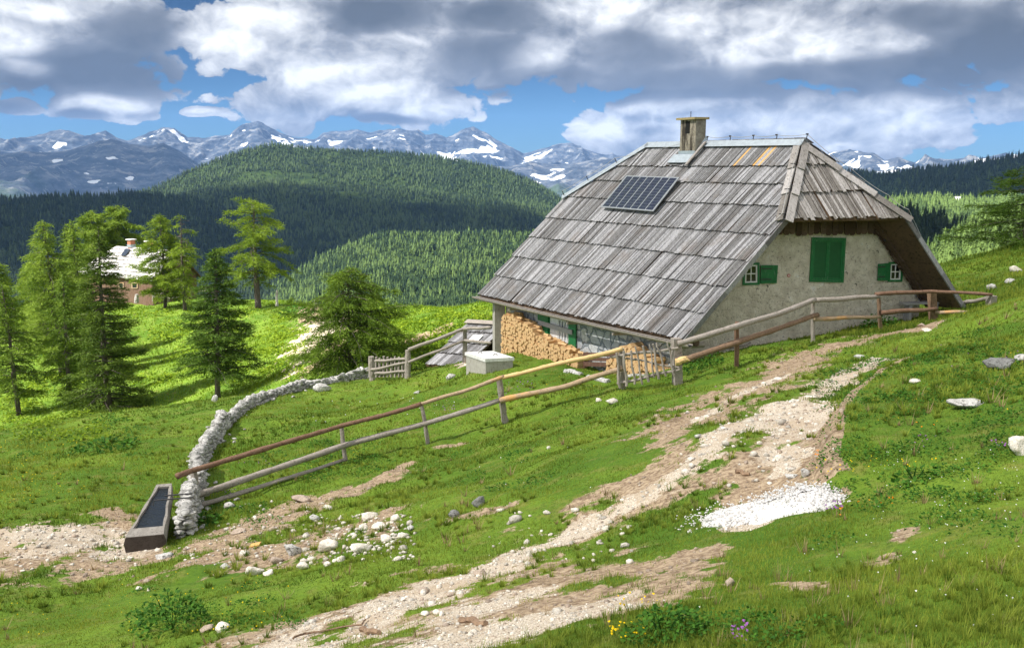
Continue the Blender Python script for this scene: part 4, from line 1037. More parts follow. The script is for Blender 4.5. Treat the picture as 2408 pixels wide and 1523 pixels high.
RK = [
 (770, 1292, 48, 30, 'whitestone', "rounded white rock half sunk in brown earth, middle of the rubble"), (855, 1248, 26, 22, 'whitestone', "small upright white rock at the upper edge of the rubble"),
 (868, 1222, 42, 24, 'whitestone', "cream stone slab topmost in the rubble left of the wedge rock"), (931, 1224, 28, 26, 'whitestone', "wedge shaped cream rock at the top right of the rubble"),
 (893, 1242, 40, 16, 'whitestone', "flat cream slab below the wedge shaped rock"), (850, 1296, 58, 26, 'whitestone', "wide broken white block at the lower rim of the rubble"),
 (905, 1272, 36, 18, 'whitestone', "white block just right of the wide broken block"), (946, 1265, 34, 15, 'whitestone', "thin white slab at the right tip of the rubble"), (965, 1246, 18, 16, 'limestone', "small grey stone at the far right of the rubble"),
 (598, 1350, 46, 28, 'whitestone', "large white rock with flowers behind it at the grass edge"), (634, 1350, 34, 14, 'whitestone', "flat white stone touching the large rock at the grass edge"),
 (685, 1302, 44, 34, 'limestone', "dark speckled grey boulder beside a green tuft"), (575, 1304, 26, 18, 'whitestone', "pale angular stone near the loose wood chip"), (531, 1336, 32, 15, 'limestone', "bluish slab tilted in the grass below the earth scar"),
 (741, 1224, 28, 18, 'limestone', "grey white stone on the earth scar above the rubble"), (770, 1198, 24, 16, 'whitestone', "small pale stone high on the earth scar"), (800, 1222, 14, 14, 'whitestone', "pebble sized pale rock between scar and rubble"),
 (540, 1191, 32, 18, 'limestone', "white grey rock in the grass right of the first fence post"), (600, 1222, 16, 12, 'whitestone', "little white stone at the top of the earth scar"), (706, 1178, 52, 20, 'flatstone', "flat pinkish stone lying at the head of the earth scar"),
 (605, 1310, 12, 9, 'whitestone', "tiny white stone below the angular pale stone"), (650, 1322, 34, 20, 'flatstone', "sandy stone sunk in earth between two white rocks"), (712, 1338, 30, 20, 'whitestone', "white rock in the chain along the lower grass edge, left end"),
 (735, 1318, 26, 15, 'whitestone', "white rock in the chain along the lower grass edge, second"), (770, 1330, 22, 14, 'whitestone', "white rock in the chain along the lower grass edge, third"), (800, 1318, 28, 16, 'whitestone', "white rock in the chain along the lower grass edge, right end"),
 (640, 1246, 24, 14, 'flatstone', "sandy stone on the left flank of the earth scar"), (560, 1252, 40, 16, 'flatstone', "wide sandy slab at the left foot of the earth scar"),
 (1128, 1352, 40, 24, 'flatstone', "large rounded stone lying on the gravel track"), (992, 1394, 32, 20, 'flatstone', "angular stone on the gravel track left of the large one"), (1000, 1446, 30, 14, 'whitestone', "flat pale stone on the lower gravel track"), (1028, 1442, 22, 14, 'whitestone', "white stone next to the flat pale stone on the track"),
 (948, 1412, 16, 12, 'whitestone', "small stone at the left margin of the track"), (1060, 1400, 22, 12, 'flatstone', "brownish stone between the track stones"), (523, 1484, 36, 30, 'whitestone', "round white rock at the bottom edge of the flowers"), (490, 1482, 38, 22, 'flatstone', "grey flat rock left of the round white rock"),
 (1195, 1392, 14, 9, 'whitestone', "little stone in the middle of the track"), (1205, 1300, 14, 9, 'whitestone', "small white stone on the upper gravel patch"),
 (1058, 890, 26, 18, 'limestone', "grey angular stone in the grass left of the concrete cistern"), (982, 925, 22, 9, 'limestone', "thin grey stone slab in the sloping grass below the cistern"),
 (1436, 949, 34, 18, 'whitestone', "white rock in the grass below the stick gate"), (1408, 944, 20, 12, 'whitestone', "small white rock left of the rock below the gate"), (1290, 1055, 10, 8, 'whitestone', "lone white stone in the middle of the slope"),
 (2272, 957, 84, 28, 'limestone', "broad pale outcrop lying in the right hand grass bank"), (2395, 1066, 60, 46, 'whitestone', "white boulder cut off by the right border with purple flowers"), (2352, 868, 78, 34, 'darkrock', "dark lichen covered boulder on the upper right bank"),
 (2402, 850, 34, 20, 'limestone', "pale boulder beside the dark lichen boulder"), (2152, 900, 26, 12, 'whitestone', "small white rock in the bank above the track bend"), (1880, 1145, 20, 14, 'limestone', "grey rock between track and turf bank"), (1862, 1122, 40, 12, 'limestone', "flat grey rock at the lower edge of the turf bank"),
 (1895, 1120, 26, 26, 'limestone', "tilted bluish rock at the foot of the turf bank"), (2165, 768, 18, 11, 'flatstone', "cream stone at the end of the path below the bench"), (2180, 778, 36, 8, 'whitestone', "flat white stone on the path in front of the bench"),
 (1960, 1058, 10, 7, 'whitestone', "white chip on the turf bank"), (1985, 838, 24, 12, 'limestone', "grey stone at the top of the right wheel track") if False else (2020, 842, 22, 12, 'limestone', "grey stone at the top of the right wheel track"), (1830, 893, 26, 8, 'whitestone', "flat stone on the brown left wheel track"),
 (1715, 1378, 26, 26, 'flatstone', "rounded tan stone in the lower right grass"), (1905, 935, 30, 6, 'whitestone', "flat pale stone in the middle of the pale track"), (1700, 1010, 22, 10, 'whitestone', "white stone on the rubble strip between the wheel tracks"), (1640, 1030, 22, 14, 'limestone', "grey stone at the left margin of the upper track"),
 (1070, 1215, 30, 26, 'darkrock', "dark boulder with a mossy cap in the middle slope"), (1128, 1190, 40, 30, 'darkrock', "mossy broken boulder with a brick coloured splinter, middle slope"),
 (505, 945, 18, 22, 'limestone', "grey stub of stone on the brow below the dark tree") , (345, 1368, 16, 10, 'flatstone', "tan stone at the end of the dirt streak"), (328, 1387, 20, 12, 'whitestone', "pale stone left of the large herb"), (350, 1388, 12, 8, 'whitestone', "tiny pale stone beside the herb"), (53, 1343, 14, 7, 'whitestone', "pale stone at the lower rim of the mud, far left"),
 (385, 1310, 40, 14, 'limestone', "grey stone wedged under the trough's right side"), (760, 918, 40, 24, 'limestone', "grey rock fallen in front of the far stone wall"), (745, 905, 34, 14, 'limestone', "flat rock between fallen rock and far stone wall"), (806, 888, 16, 12, 'limestone', "round stone before the far end of the wall"), (790, 894, 14, 9, 'limestone', "small stone left of the round stone by the wall"),
 (2290, 592, 110, 16, 'limestone', "long pale rock ledge on the hillside below the right larch") , (2388, 640, 34, 20, 'whitestone', "white rock on the hillside at the right border"), (2330, 680, 28, 14, 'limestone', "grey rock low on the right hillside"), (2375, 665, 26, 12, 'limestone', "grey rock under the white hillside rock"), (2150, 1300, 14, 9, 'whitestone', "small white rock in the lower right meadow"),
]
for it in RK:
    px, py, w_, h_, mt, lb = it
    rock(px, py, w_, h_, mt, lb, sub=3 if w_ > 34 else 2)
mb = MB(); p = hit(600, 1286); mb.box(p+UZ*.035, np.array([.085, 0, .02]), np.array([0, .07, 0]), UZ*.02); props(mb.build("wood_chip", MAT['new_shake'], None, loc=p), "orange offcut of wood lying on the brown earth", "wood offcut")
for i, (a, b, r, lb) in enumerate((((1085, 1462), (1142, 1470), .035, "dark piece of bark on the gravel track"), ((850, 1483), (892, 1492), .03, "reddish splinter of wood on the gravel near the bottom"), ((1730, 872+240), (1762, 1118), .03, "brown wood splinter on the track edge") )):
    A_ = hit(*a); B_ = hit(*b); mb = MB(); wobble_pole(mb, [A_+UZ*.02, B_+UZ*.02], r, i, n=6); props(mb.build("bark_piece", MAT['bark_brown'], None, loc=A_), lb, "bark piece")
mb = MB(); wobble_pole(mb, [hit(*q)+UZ*.03 for q in ((690, 1508), (720, 1495), (800, 1480), (850, 1478), (860, 1462))], .012, 5, n=5); props(mb.build("fallen_twig", MAT['bark_brown'], None), "thin fallen branch lying on the bottom gravel", "branch")
# white gravel heap
hp = [hit(*q) for q in ((1705, 1240), (1770, 1215), (1850, 1205), (1920, 1180), (1975, 1160))]
VV = []; FF = []; n0 = 0; rs = np.random.default_rng(5)
V0, F0_ = ICO[1]
heap_c = np.array(hp)
mV = []; gxs = np.linspace(0, 1, 46); 
def heap_pt(u, v):
    i = min(int(u*4), 3); f = u*4-i; c = heap_c[i]*(1-f)+heap_c[i+1]*f; d = unit(heap_c[i+1]-heap_c[i]); s_ = np.array([-d[1], d[0], 0]); wd = .95*(.55+.45*math.sin(math.pi*min(1, u*1.1)))
    q = c+s_*(v-.35)*wd*1.2; hgt = .18*max(0, math.sin(math.pi*u))**.7*max(0, math.sin(math.pi*v))
    return np.array([q[0], q[1], 0]), hgt
gq = []; hg = []
for u in gxs:
    for v in np.linspace(0, 1, 26): a, h_ = heap_pt(u, v); gq.append(a); hg.append(h_)
gq = np.array(gq); gz = ground(gq[:, 0], gq[:, 1]); gq[:, 2] = gz-.015+np.array(hg)+.02*rs.random(len(gq))*(np.array(hg) > .02)
F = [(i*26+j, i*26+j+1, (i+1)*26+j+1, (i+1)*26+j) for i in range(45) for j in range(25)]
hpo = empty("gravel_heap", heap_c[2], "low heap of bright white gravel spilled at the foot of the right bank", "gravel heap")
mesh_obj("mound", gq, F, MAT['chalk'], hpo, smooth=False)
NH = 3000; idx = rs.integers(0, len(gq), NH); cs = gq[idx]+rs.normal(size=(NH, 3))*[.10, .10, .004]; 
sz = np.exp(rs.normal(math.log(.008), .4, NH)); allV = (V0[None]*(sz[:, None, None]*rs.uniform(.6, 1.3, (NH, 1, 3)))+cs[:, None]).reshape(-1, 3); allF = (F0_[None]+np.arange(NH)[:, None, None]*len(V0)).reshape(-1, 3)
props(mesh_obj("loose_stones", allV, allF, MAT['chalk'], hpo), kind='stuff')
# pebbles of the tracks
def scatter_masked(N, which, rmin=3.2, rmax=40, seed=3, pw=1.0):
    rs = np.random.default_rng(seed); a = rs.uniform(-.62, .62, N); r = np.exp(rs.uniform(math.log(rmin), math.log(rmax), N)); x_ = r*np.sin(a); y_ = r*np.cos(a)
    l, d = masks(x_, y_); m = l if which == 'light' else d
    keep = rs.random(N) < m**pw; return x_[keep], y_[keep], r[keep]
px_, py_, pr = scatter_masked(52000, 'light', seed=4, pw=2); N = len(px_); rs = np.random.default_rng(8)
pz = ground(px_, py_); sz = np.exp(rs.normal(math.log(.010), .55, N))*np.clip(pr/9, .75, 2.0); sz = np.clip(sz, .005, .06)
aV = (V0[None]*(sz[:, None, None]*rs.uniform(.6, 1.4, (N, 1, 3))*np.array([1, 1, .7]))+np.stack([px_, py_, pz+sz*.2], 1)[:, None]).reshape(-1, 3); aF = (F0_[None]+np.arange(N)[:, None, None]*len(V0)).reshape(-1, 3)
props(mesh_obj("track_gravel", aV, aF, MAT['whitestone']), kind='stuff')
rs = np.random.default_rng(77); pts2 = []
for (x0, x1, y0, y1, n) in ((560, 760, 1180, 1330, 130), (760, 975, 1210, 1320, 260), (420, 560, 1230, 1330, 50), (0, 330, 1250, 1340, 60), (1150, 1500, 1200, 1330, 60), (1600, 1900, 960, 1150, 50)):
    for _ in range(n): p = hit(rs.uniform(x0, x1), rs.uniform(y0, y1)); pts2.append((p, np.exp(rs.normal(math.log(.035), .5))))
aV = []; aF = []; n0 = 0
for i, (p, s_) in enumerate(pts2):
    V, F = stone_geo(p+UZ*s_*.25, (s_, s_*.8, s_*.6), 900+i, 1); aV.append(V); aF.append(F+n0); n0 += len(V)
props(mesh_obj("rubble", np.concatenate(aV), np.concatenate(aF), MAT['whitestone']), "small broken stones scattered over the bare earth", kind='stuff')
px_, py_, pr = scatter_masked(26000, 'dirt', seed=14, pw=1.5); N = len(px_); pz = ground(px_, py_); sz = np.clip(np.exp(rs.normal(math.log(.007), .6, N))*np.clip(pr/9, .75, 2.0), .004, .05)
aV = (V0[None]*(sz[:, None, None]*rs.uniform(.6, 1.4, (N, 1, 3))*np.array([1, 1, .7]))+np.stack([px_, py_, pz+sz*.2], 1)[:, None]).reshape(-1, 3); aF = (F0_[None]+np.arange(N)[:, None, None]*len(V0)).reshape(-1, 3)
props(mesh_obj("dirt_pebbles", aV, aF, MAT['flatstone']), kind='stuff')
# ------------------------------------------------------------------ dry stone wall
WL = [(412, 1288, 16.9), (425, 1235, 18.3), (440, 1185, 19.6), (452, 1140, 20.6), (450, 1100, 22.3), (470, 1055, 24.2), (495, 1030, 25.8), (520, 1000, 27.8), (555, 972, 30.2), (600, 948, 33), (650, 930, 35.2), (700, 905, 37.2), (760, 888, 39), (820, 878, 41), (866, 874, 42.2)]
WH = [.42, .6, .62, .6, .55, .45, .42, .4, .22, .32, .2, .32, .36, .45, .5]
wp = np.array([drop(px, Y) for px, py, Y in WL])
cum = np.concatenate([[0], np.cumsum(np.linalg.norm(np.diff(wp[:, :2], axis=0), axis=1))]); TL = cum[-1]
rs = np.random.default_rng(21); VV = []; FF = []; n0 = 0; s = 0; row = 0
while s < TL:
    w_ = np.interp(s, cum, np.linspace(.22, .42, len(cum))); px3 = np.array([np.interp(s, cum, wp[:, k]) for k in range(3)]); s2 = min(s+.2, TL); nx = np.array([np.interp(s2, cum, wp[:, k]) for k in range(3)])
    d = nx-px3 if s2 > s+.01 else d; d = unit([d[0], d[1], 0]); sd_ = np.array([-d[1], d[0], 0]); hgt = np.interp(s, cum, WH)*(1+.55*float(fbm(np.array([s/.9]), np.array([3.3]), 5, 3)[0])); gz0 = g1(px3[0], px3[1])
    for side in (-1, 1):
        z = -.08
        while z < hgt:
            hh_ = rs.uniform(.05, .14)*(w_/.30); 
            big_ = 1.6 if rs.random() < .12 else 1.0; c = px3+sd_*side*(.085+rs.uniform(-.03, .03)-.05*z)+d*rs.uniform(-.1, .1); c[2] = gz0+z+hh_*.5
            V, F = stone_geo(c, (w_*rs.uniform(.4, .8)*big_, .13*rs.uniform(.7, 1.2), hh_*.72*big_), int(rs.integers(1e9)), 2, rot=math.atan2(d[1], d[0])+rs.normal()*.25)
            VV.append(V); FF.append(F+n0); n0 += len(V); z += hh_*.92*(big_*.8+.2)
    c = px3+d*.05; c[2] = gz0+hgt+.03; V, F = stone_geo(c, (w_*.75*rs.uniform(.6, 1.2), .17, .10*rs.uniform(.7, 1.7)), int(rs.integers(1e9)), 2, rot=math.atan2(d[1], d[0])+rs.normal()*.4)
    VV.append(V); FF.append(F+n0); n0 += len(V); s += w_*.62
for _ in range(70):
    s = rs.uniform(0, TL); px3 = np.array([np.interp(s, cum, wp[:, k]) for k in range(3)]); q = px3[:2]+rs.normal(size=2)*.38; a_s_ = rs.uniform(.04, .12)
    V, F = stone_geo((q[0], q[1], g1(q[0], q[1])+a_s_*.3), (a_s_*1.3, a_s_, a_s_*.7), int(rs.integers(1e9)), 2); VV.append(V); FF.append(F+n0); n0 += len(V)
props(mesh_obj("dry_stone_wall", np.concatenate(VV), np.concatenate(FF), MAT['limestone'], None, loc=wp[3]), "winding dry wall of pale stones from the trough up to the picket gate", "stone wall")
mb = MB(); a = P(668, 935, 36.5); b = P(668, 908, 36.5); mb.tube([a, b], .09, 6); props(mb.build("wooden_stub", MAT['bark'], None, loc=a), "short rusty brown stake leaning on the stone wall", "stake")
# ------------------------------------------------------------------ concrete cistern
cc = P(1142, 843, 28.2); lL = solve_px(cc, hv, 1096); lR = solve_px(cc, hu, 1206); ct = empty("concrete_cistern", cc-UZ*.6, "weathered concrete cistern block with a white lid and iron rings", "cistern")
q = [cc, cc+hu*lR, cc+hu*lR+hv*lL, cc+hv*lL]
mb = MB(); mb.prism([p-UZ*.11 for p in q], -UZ*1.3); mb.build("block", MAT['concrete'], ct)
e = .03; mb = MB(); mb.prism([cc-hu*e-hv*e-UZ*.107, cc+hu*(lR+e)-hv*e-UZ*.107, cc+hu*(lR+e)+hv*(lL+e)-UZ*.107, cc-hu*e+hv*(lL+e)-UZ*.107], UZ*.107); lid = mb.build("lid", MAT['slab'], ct)
for (u, v) in ((.35, .75), (.62, .35)):
    c = cc+hu*lR*u+hv*lL*v; mb = MB(); mb.tube([c+np.array([math.cos(t)*.06, 0, math.sin(t)*.06]) for t in np.linspace(0, math.pi, 8)], .012, 6); mb.build("ring", MAT['iron'], lid)
# pale kerb stones
for i, (a, b, r) in enumerate((((1385, 850), (1432, 868), .12), ((1455, 868), (1520, 866), .07), ((1330, 838), (1368, 850), .10))):
    A_ = P(*a, 25.9 if i < 2 else 27); B_ = P(*b, 24.9 if i < 2 else 26.2); A_ = G(A_); B_ = G(B_); mb = MB(); wobble_pole(mb, [A_, (A_+B_)/2+UZ*.04, B_], r, i); props(mb.build("kerb_stone", MAT['limestone'], None, loc=A_), ["curved pale kerb stone before the plank box", "straight white kerb stone before the low woodpile", "pale kerb stone at the foot of the tall woodpile"][i], "kerb stone")
# bench at the gable, stump
bt = empty("wall_bench", G(gw(2165, 750, .4)), "plain grey wooden bench standing against the gable wall", "bench")
bc = gw(2163, 712, .35); mb = MB(); mb.box(bc, hu*.62, ng*.16, UZ*.025); mb.build("seat", MAT['greyboard'], bt)
for x_ in (2136, 2197):
    c = gw(x_, 714, .35); zb_ = g1(c[0], c[1])-.1; mb = MB(); mb.box(np.array([c[0], c[1], (c[2]+zb_)/2]), hu*.05, ng*.13, UZ*(c[2]-zb_)/2); mb.build("leg", MAT['greyboard'], bt)
# poles lying at the foot of the gable
for i, (a, b) in enumerate((((1655, 838), (1765, 800)), ((1660, 846), (1745, 818)))):
    A_ = gw(*a, .35); B_ = gw(*b, .3); A_[2] = g1(A_[0], A_[1])+.07; B_[2] = g1(B_[0], B_[1])+.15; mb = MB(); wobble_pole(mb, [A_, B_], .04, i+3, w=.03); props(mb.build("loose_pole", MAT['grey_wood'], None, loc=A_), ["upper thin pole lying at the foot of the gable wall", "lower thin pole lying at the foot of the gable wall"][i], "pole")
# ------------------------------------------------------------------ small shed in the hollow
def gable_plane(o, a, s):
    n = unit(np.cross(a, s)); return n if n[2] > 0 else -n
Ra = P(1099, 760, 40.2); Rr = P(1190, 765, 38.6); Ea = P(1001, 858, 37.4); Er = Ea+(Rr-Ra)
shd = empty("low_shed", G((Ra+Er)/2), "low shed with a weathered shingle roof half hidden by the grass brow", "shed")
a_s = unit(Rr-Ra); s_s = unit(Ra-Ea); n_s = gable_plane(Ea, a_s, s_s); Lsl = np.linalg.norm(Ra-Ea)
mb, _ = shakes(Ea, a_s, s_s, n_s, [Ea, Er, Rr, Ra], [0, Lsl*.27, Lsl*.52, Lsl*.78, Lsl], .10, .22, lift=.06, rnd=random.Random(7)); mb.build("roof", MAT['shake'], shd)
mb = MB(); mb.prism([Ea, Er, Rr, Ra], -n_s*.08); back = s_s*np.array([-1, -1, 1]); bk = unit(np.array([-s_s[0], -s_s[1], -abs(s_s[2])*.9]))
bk = unit(np.array([s_s[0], s_s[1], -s_s[2]])); mb.prism([Ra, Rr, Rr+bk*2.2, Ra+bk*2.2], -UZ*.07); mb.build("roof_deck", MAT['under'], shd)
mb = MB(); ins = a_s*.25; 
for p, q in ((Ea+ins+s_s*.35, Er-ins+s_s*.35), (Ra+bk*1.9+ins, Rr+bk*1.9-ins)):
    mb.prism([p-UZ*.12, q-UZ*.12, q-UZ*2.0, p-UZ*2.0], unit(np.cross(a_s, UZ))*.12)
pw = [Ea+ins+s_s*.35-UZ*.12, Ra+ins-UZ*.12, Ra+bk*1.9+ins-UZ*.12, Ra+bk*1.9+ins-UZ*2.0, Ea+ins+s_s*.35-UZ*2.0]; mb.prism(pw, a_s*.12); mb.build("wall", MAT['cabin'], shd)
mb = MB(); q = Ea+(Rr-Ra)*.62+s_s*Lsl*.62+n_s*.10; mb.box(q, a_s*.30, s_s*.28, n_s*.01); mb.build("roof_hatch", MAT['slab'], shd)
mb = MB(); plank_strip(mb, Ra-a_s*.05+n_s*.1, Rr+n_s*.1, s_s, .3, n_s, .03); mb.build("ridge_board", MAT['grey_wood'], shd)
# ------------------------------------------------------------------ distant barn
def pz(x_, y_, Y): a = z3(x_, y_); return P(a[0], a[1], Y)
K = pz(945, 595, 99.0); Gr = pz(1240, 562, 104.0); El = pz(585, 560, 105.0)
RaB = pz(1106, 404, 102.5); RbB = RaB+(El-K); RbB = pz(722, 376, RbB[1])
barn = empty("wooden_barn", drop(330, 101), "sunlit wooden barn with a pale shingle roof and two brick chimneys behind trees", "barn")
El2 = K+(RbB-RaB)*1.30
a_b = unit(El2-K); s_b = unit(RaB-K); n_b = gable_plane(K, a_b, s_b); Lb_ = np.linalg.norm(RaB-K)
mb, _ = shakes(K, a_b, s_b, n_b, [K, RaB, RbB, El2], [Lb_*i/9 for i in range(10)], .22, .42, lift=.09, thick=.03, rnd=random.Random(17), slack=.06); mb.build("roof", MAT['shake_pale'], barn)
Hb = RaB-K; rr_dir = np.array([Gr[0]-RaB[0], Gr[1]-RaB[1], Gr[2]-RaB[2]])
mb = MB(); mb.prism([K, RaB, RbB, El2], -n_b*.12); mb.prism([RaB, RaB+rr_dir, RbB+rr_dir, RbB], -UZ*.15); mb.build("roof_deck", MAT['under'], barn)
zg = min(g1(*K[:2]), g1(*Gr[:2]))-1.0; gd = unit([Gr[0]-K[0], Gr[1]-K[1], 0]); vd = unit([a_b[0], a_b[1], 0])
k1 = K+gd*.25+vd*.5+np.array([0, 0, .1]); k2 = np.array([*(Gr-gd*.25+vd*.5)[:2], K[2]+.1]); ap = np.array([*(RaB+vd*.5)[:2], RaB[2]-.2])
mb = MB(); mb.prism([np.array([*k1[:2], zg]), np.array([*k2[:2], zg]), k2, ap, k1], vd*.2); mb.build("gable_wall", MAT['cabin'], barn)
k3 = k1+vd*(np.linalg.norm(El2-K)-1.0)+0; mb = MB(); mb.prism([np.array([*k1[:2], zg]), k1, np.array([*k3[:2], k1[2]]), np.array([*k3[:2], zg])], gd*.2); mb.build("front_wall", MAT['cabin'], barn)
wn = unit(np.cross(vd, UZ)); wn = wn if wn[1] < 0 else -wn
gbw = lambda x_, y_, o=0: (lambda a: on_plane(a[0], a[1], k1+wn*o, wn))(z3(x_, y_))
for x0, x1 in ((815, 852), (735, 765)):
    q = [gbw(x0, 600, .02), gbw(x1, 600, .02), gbw(x1, 638, .02), gbw(x0, 638, .02)]
    mb = MB(); frame(mb, q, wn, 0, .06, .12, .12); wf = mb.build("window", MAT['half_peeled'], barn); mb = MB(); obox(mb, shrink(q, .12, .12, .12, .12), wn, -.01, .02); mb.build("pane", MAT['glass'], wf)
for (x_, yb, yt) in ((812, 388, 340), (925, 398, 350)):
    a = z3(x_, yb); t_ = np.dot(on_plane(a[0], a[1], K, n_b)-K, a_b); c = RaB+(RbB-RaB)*(.90 if x_ < 850 else .50)
    lo, hi = 0, 1.2
    for _ in range(30):
        mid = (lo+hi)/2
        if proj(RaB+(RbB-RaB)*mid)[0] > a[0]: lo = mid
        else: hi = mid
    c = RaB+(RbB-RaB)*lo; top = pz(x_, yt, c[1])[2]
    mb = MB(); mb.box(np.array([c[0], c[1], (top+c[2]-.5)/2]), vd*.30, gd*.30, UZ*(top-c[2]+.5)/2); chb = mb.build("chimney", MAT['brick'], barn); mb = MB(); mb.box(np.array([c[0], c[1], top+.08]), vd*.42, gd*.42, UZ*.06); mb.build("chimney_cap", MAT['slab'], chb)
    mb = MB(); mb.box(np.array([c[0], c[1], c[2]+.15])-gd*.0, vd*.35, gd*.35, UZ*.18); mb.build("flashing", MAT['zinc'], chb)
q = [on_plane(*z3(x_, y_), K+n_b*.22, n_b) for x_, y_ in ((745, 435), (775, 436), (805, 395), (775, 392))]; mb = MB(); mb.prism(q, n_b*.03); mb.build("solar_panel", MAT['cell'], barn)
# tiny mountain hut on the right
hc = P(2252, 474, 1500); hut = empty("mountain_hut", hc, "tiny white roofed hut far off in the sunlit larch forest", "hut")
mb = MB(); mb.box(hc, np.array([6, 0, 0]), np.array([0, 4, 0]), UZ*3); mb.build("wall", MAT['cabin'], hut)
mb = MB(); mb.prism([hc+np.array([-7, -5, 2]), hc+np.array([7, -5, 2]), hc+np.array([5, 0, 8]), hc+np.array([-5, 0, 8])], UZ*.4); mb.prism([hc+np.array([-7, 5, 2]), hc+np.array([7, 5, 2]), hc+np.array([5, 0, 8]), hc+np.array([-5, 0, 8])][::-1], UZ*.4); mb.build("roof", MAT['slab'], hut)
# ------------------------------------------------------------------ conifers
def conifer(name, label, base, H, Rw, mat, seed, kind='larch', cb=.08, r0=None, nbr=120, lean=(0, 0), leaf=.22, dens=1.0, gappy=.15, prof=1.0, dead=0.0, group=None, flat=0.0):
    rs = np.random.default_rng(seed); base = np.asarray(base, float); r0 = r0 or H*.018
    root = empty(name, base, label, 'tree', group)
    ph = rs.uniform(0, 6.28)
    def tp(h): # trunk centre
        return base+np.array([lean[0]*h+.012*H*math.sin(3*h+ph), lean[1]*h, H*h])
    hs = np.linspace(-.03, 1, 14); mb = MB(); mb.tube([tp(h) for h in hs], [r0*(1.25 if h <= 0 else (1-h)**.85+.06) for h in hs], 9, wob=.06)
    trunk = mb.build("trunk", MAT['trunk'], root, smooth=True)
    br = MB(); P0 = []; D0 = []; tint = []; 
    for b in range(nbr):
        h = cb+(1-cb)*(b+rs.random())/nbr; 
        q = (h-cb)/(1-cb)
        if kind == 'spruce': L = Rw*((1-q)**prof*.97+.03)*rs.uniform(.72, 1.12)
        else: L = Rw*(np.clip(1-q**1.7, 0, 1)**prof*(.55+.45*np.clip(q*5, 0, 1))*.95+.06)*rs.uniform(.5, 1.15)
        if rs.random() < gappy: L *= rs.uniform(.3, .7)
        az = b*2.399+rs.normal()*.5; d = np.array([math.cos(az), math.sin(az), 0]); sdv = np.array([-d[1], d[0], 0]); st = tp(h)
        a1 = rs.uniform(-.28, .02) if kind == 'spruce' else rs.uniform(-.10, .38); a2 = rs.uniform(-.05, .25) if kind == 'spruce' else rs.uniform(-.55, .10)
        if q > .8: a1 += .5*(q-.7)*3*.5
        path = lambda s: st+d*(s*L)+UZ*((a1*s+a2*s*s)*L)+sdv*(.08*L*math.sin(s*3+az))
        br.tube([path(s) for s in (0, .35, .7, 1.0)], [r0*.20*(1-.6*q)+.012, r0*.13*(1-.6*q)+.010, .012, .006], 4, cap=False)
        isdead = dead > 0 and q > 1-dead
        if isdead:
            for _ in range(5):
                s = rs.uniform(.3, 1); p = path(s); e = p+(d*.5+sdv*rs.normal()*.7+UZ*rs.normal()*.4)*L*.25; br.tube([p, e], .012, 3, cap=False)
            if rs.random() < .75: continue
        nt_ = max(3, int(L*15*dens)); bt = rs.random()
        for _ in range(nt_):
            s = rs.uniform(.12, 1.02)**.8; sp_w = (.34*(1-s)+.07)*min(L, 2.2)
            p = path(s)+sdv*rs.uniform(-1, 1)*sp_w+UZ*(-abs(rs.normal())*(.16 if kind == 'larch' else .11)*min(1, L)+.05)
            side = np.sign(np.dot(p-path(s), sdv)) or 1
            dd = unit(d*rs.uniform(.4, 1.1)+sdv*side*rs.uniform(.1, .9)+UZ*(rs.uniform(-.75, .05) if kind == 'larch' else rs.uniform(-.5, .15)))
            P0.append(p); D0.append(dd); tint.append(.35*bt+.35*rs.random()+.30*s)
    P0 = np.array(P0); D0 = np.array(D0); tint = np.array(tint)
    # every twig carries needle sprays
    k = 6; n = len(P0); lt = leaf*rs.uniform(.7, 1.3, (n, 1))
    pos = (P0[:, None]+D0[:, None]*(np.linspace(-.6, .9, k)[None, :, None]*lt[:, :, None]*1.5)).reshape(-1, 3)
    dr_ = np.repeat(D0, k, 0)+rs.normal(size=(n*k, 3))*.45; dr_ /= np.linalg.norm(dr_, axis=1)[:, None]
    pos = pos+rs.normal(size=pos.shape)*leaf*.12; ll = leaf*rs.uniform(.55, 1.15, (n*k, 1))
    wv = np.cross(dr_, rs.normal(size=(n*k, 3))); wv /= np.linalg.norm(wv, axis=1)[:, None]; ww = ll*rs.uniform(.16, .30, (n*k, 1))
    V = np.stack([pos-wv*ww*.5, pos+wv*ww*.5, pos+dr_*ll], 1).reshape(-1, 3); F = np.arange(len(V)).reshape(-1, 3)
    tv = np.repeat(np.clip(np.repeat(tint, k)+rs.normal(size=n*k)*.12, 0, 1), 3)
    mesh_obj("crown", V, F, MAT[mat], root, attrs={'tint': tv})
    br.build("branches", MAT['dead'] if dead > .5 else MAT['trunk'], root)
    return root
def tree_at(px, pyb, pyt, Y, **kw):
    b = drop(px, Y); z_px = P(px, pyb, Y)[2]; b[2] = min(b[2], z_px+.3) if abs(b[2]-z_px) < 4 else z_px
    b[0] = P(px, pyb, Y)[0]; top = P(px, pyt, Y)[2]; return b, top-b[2]
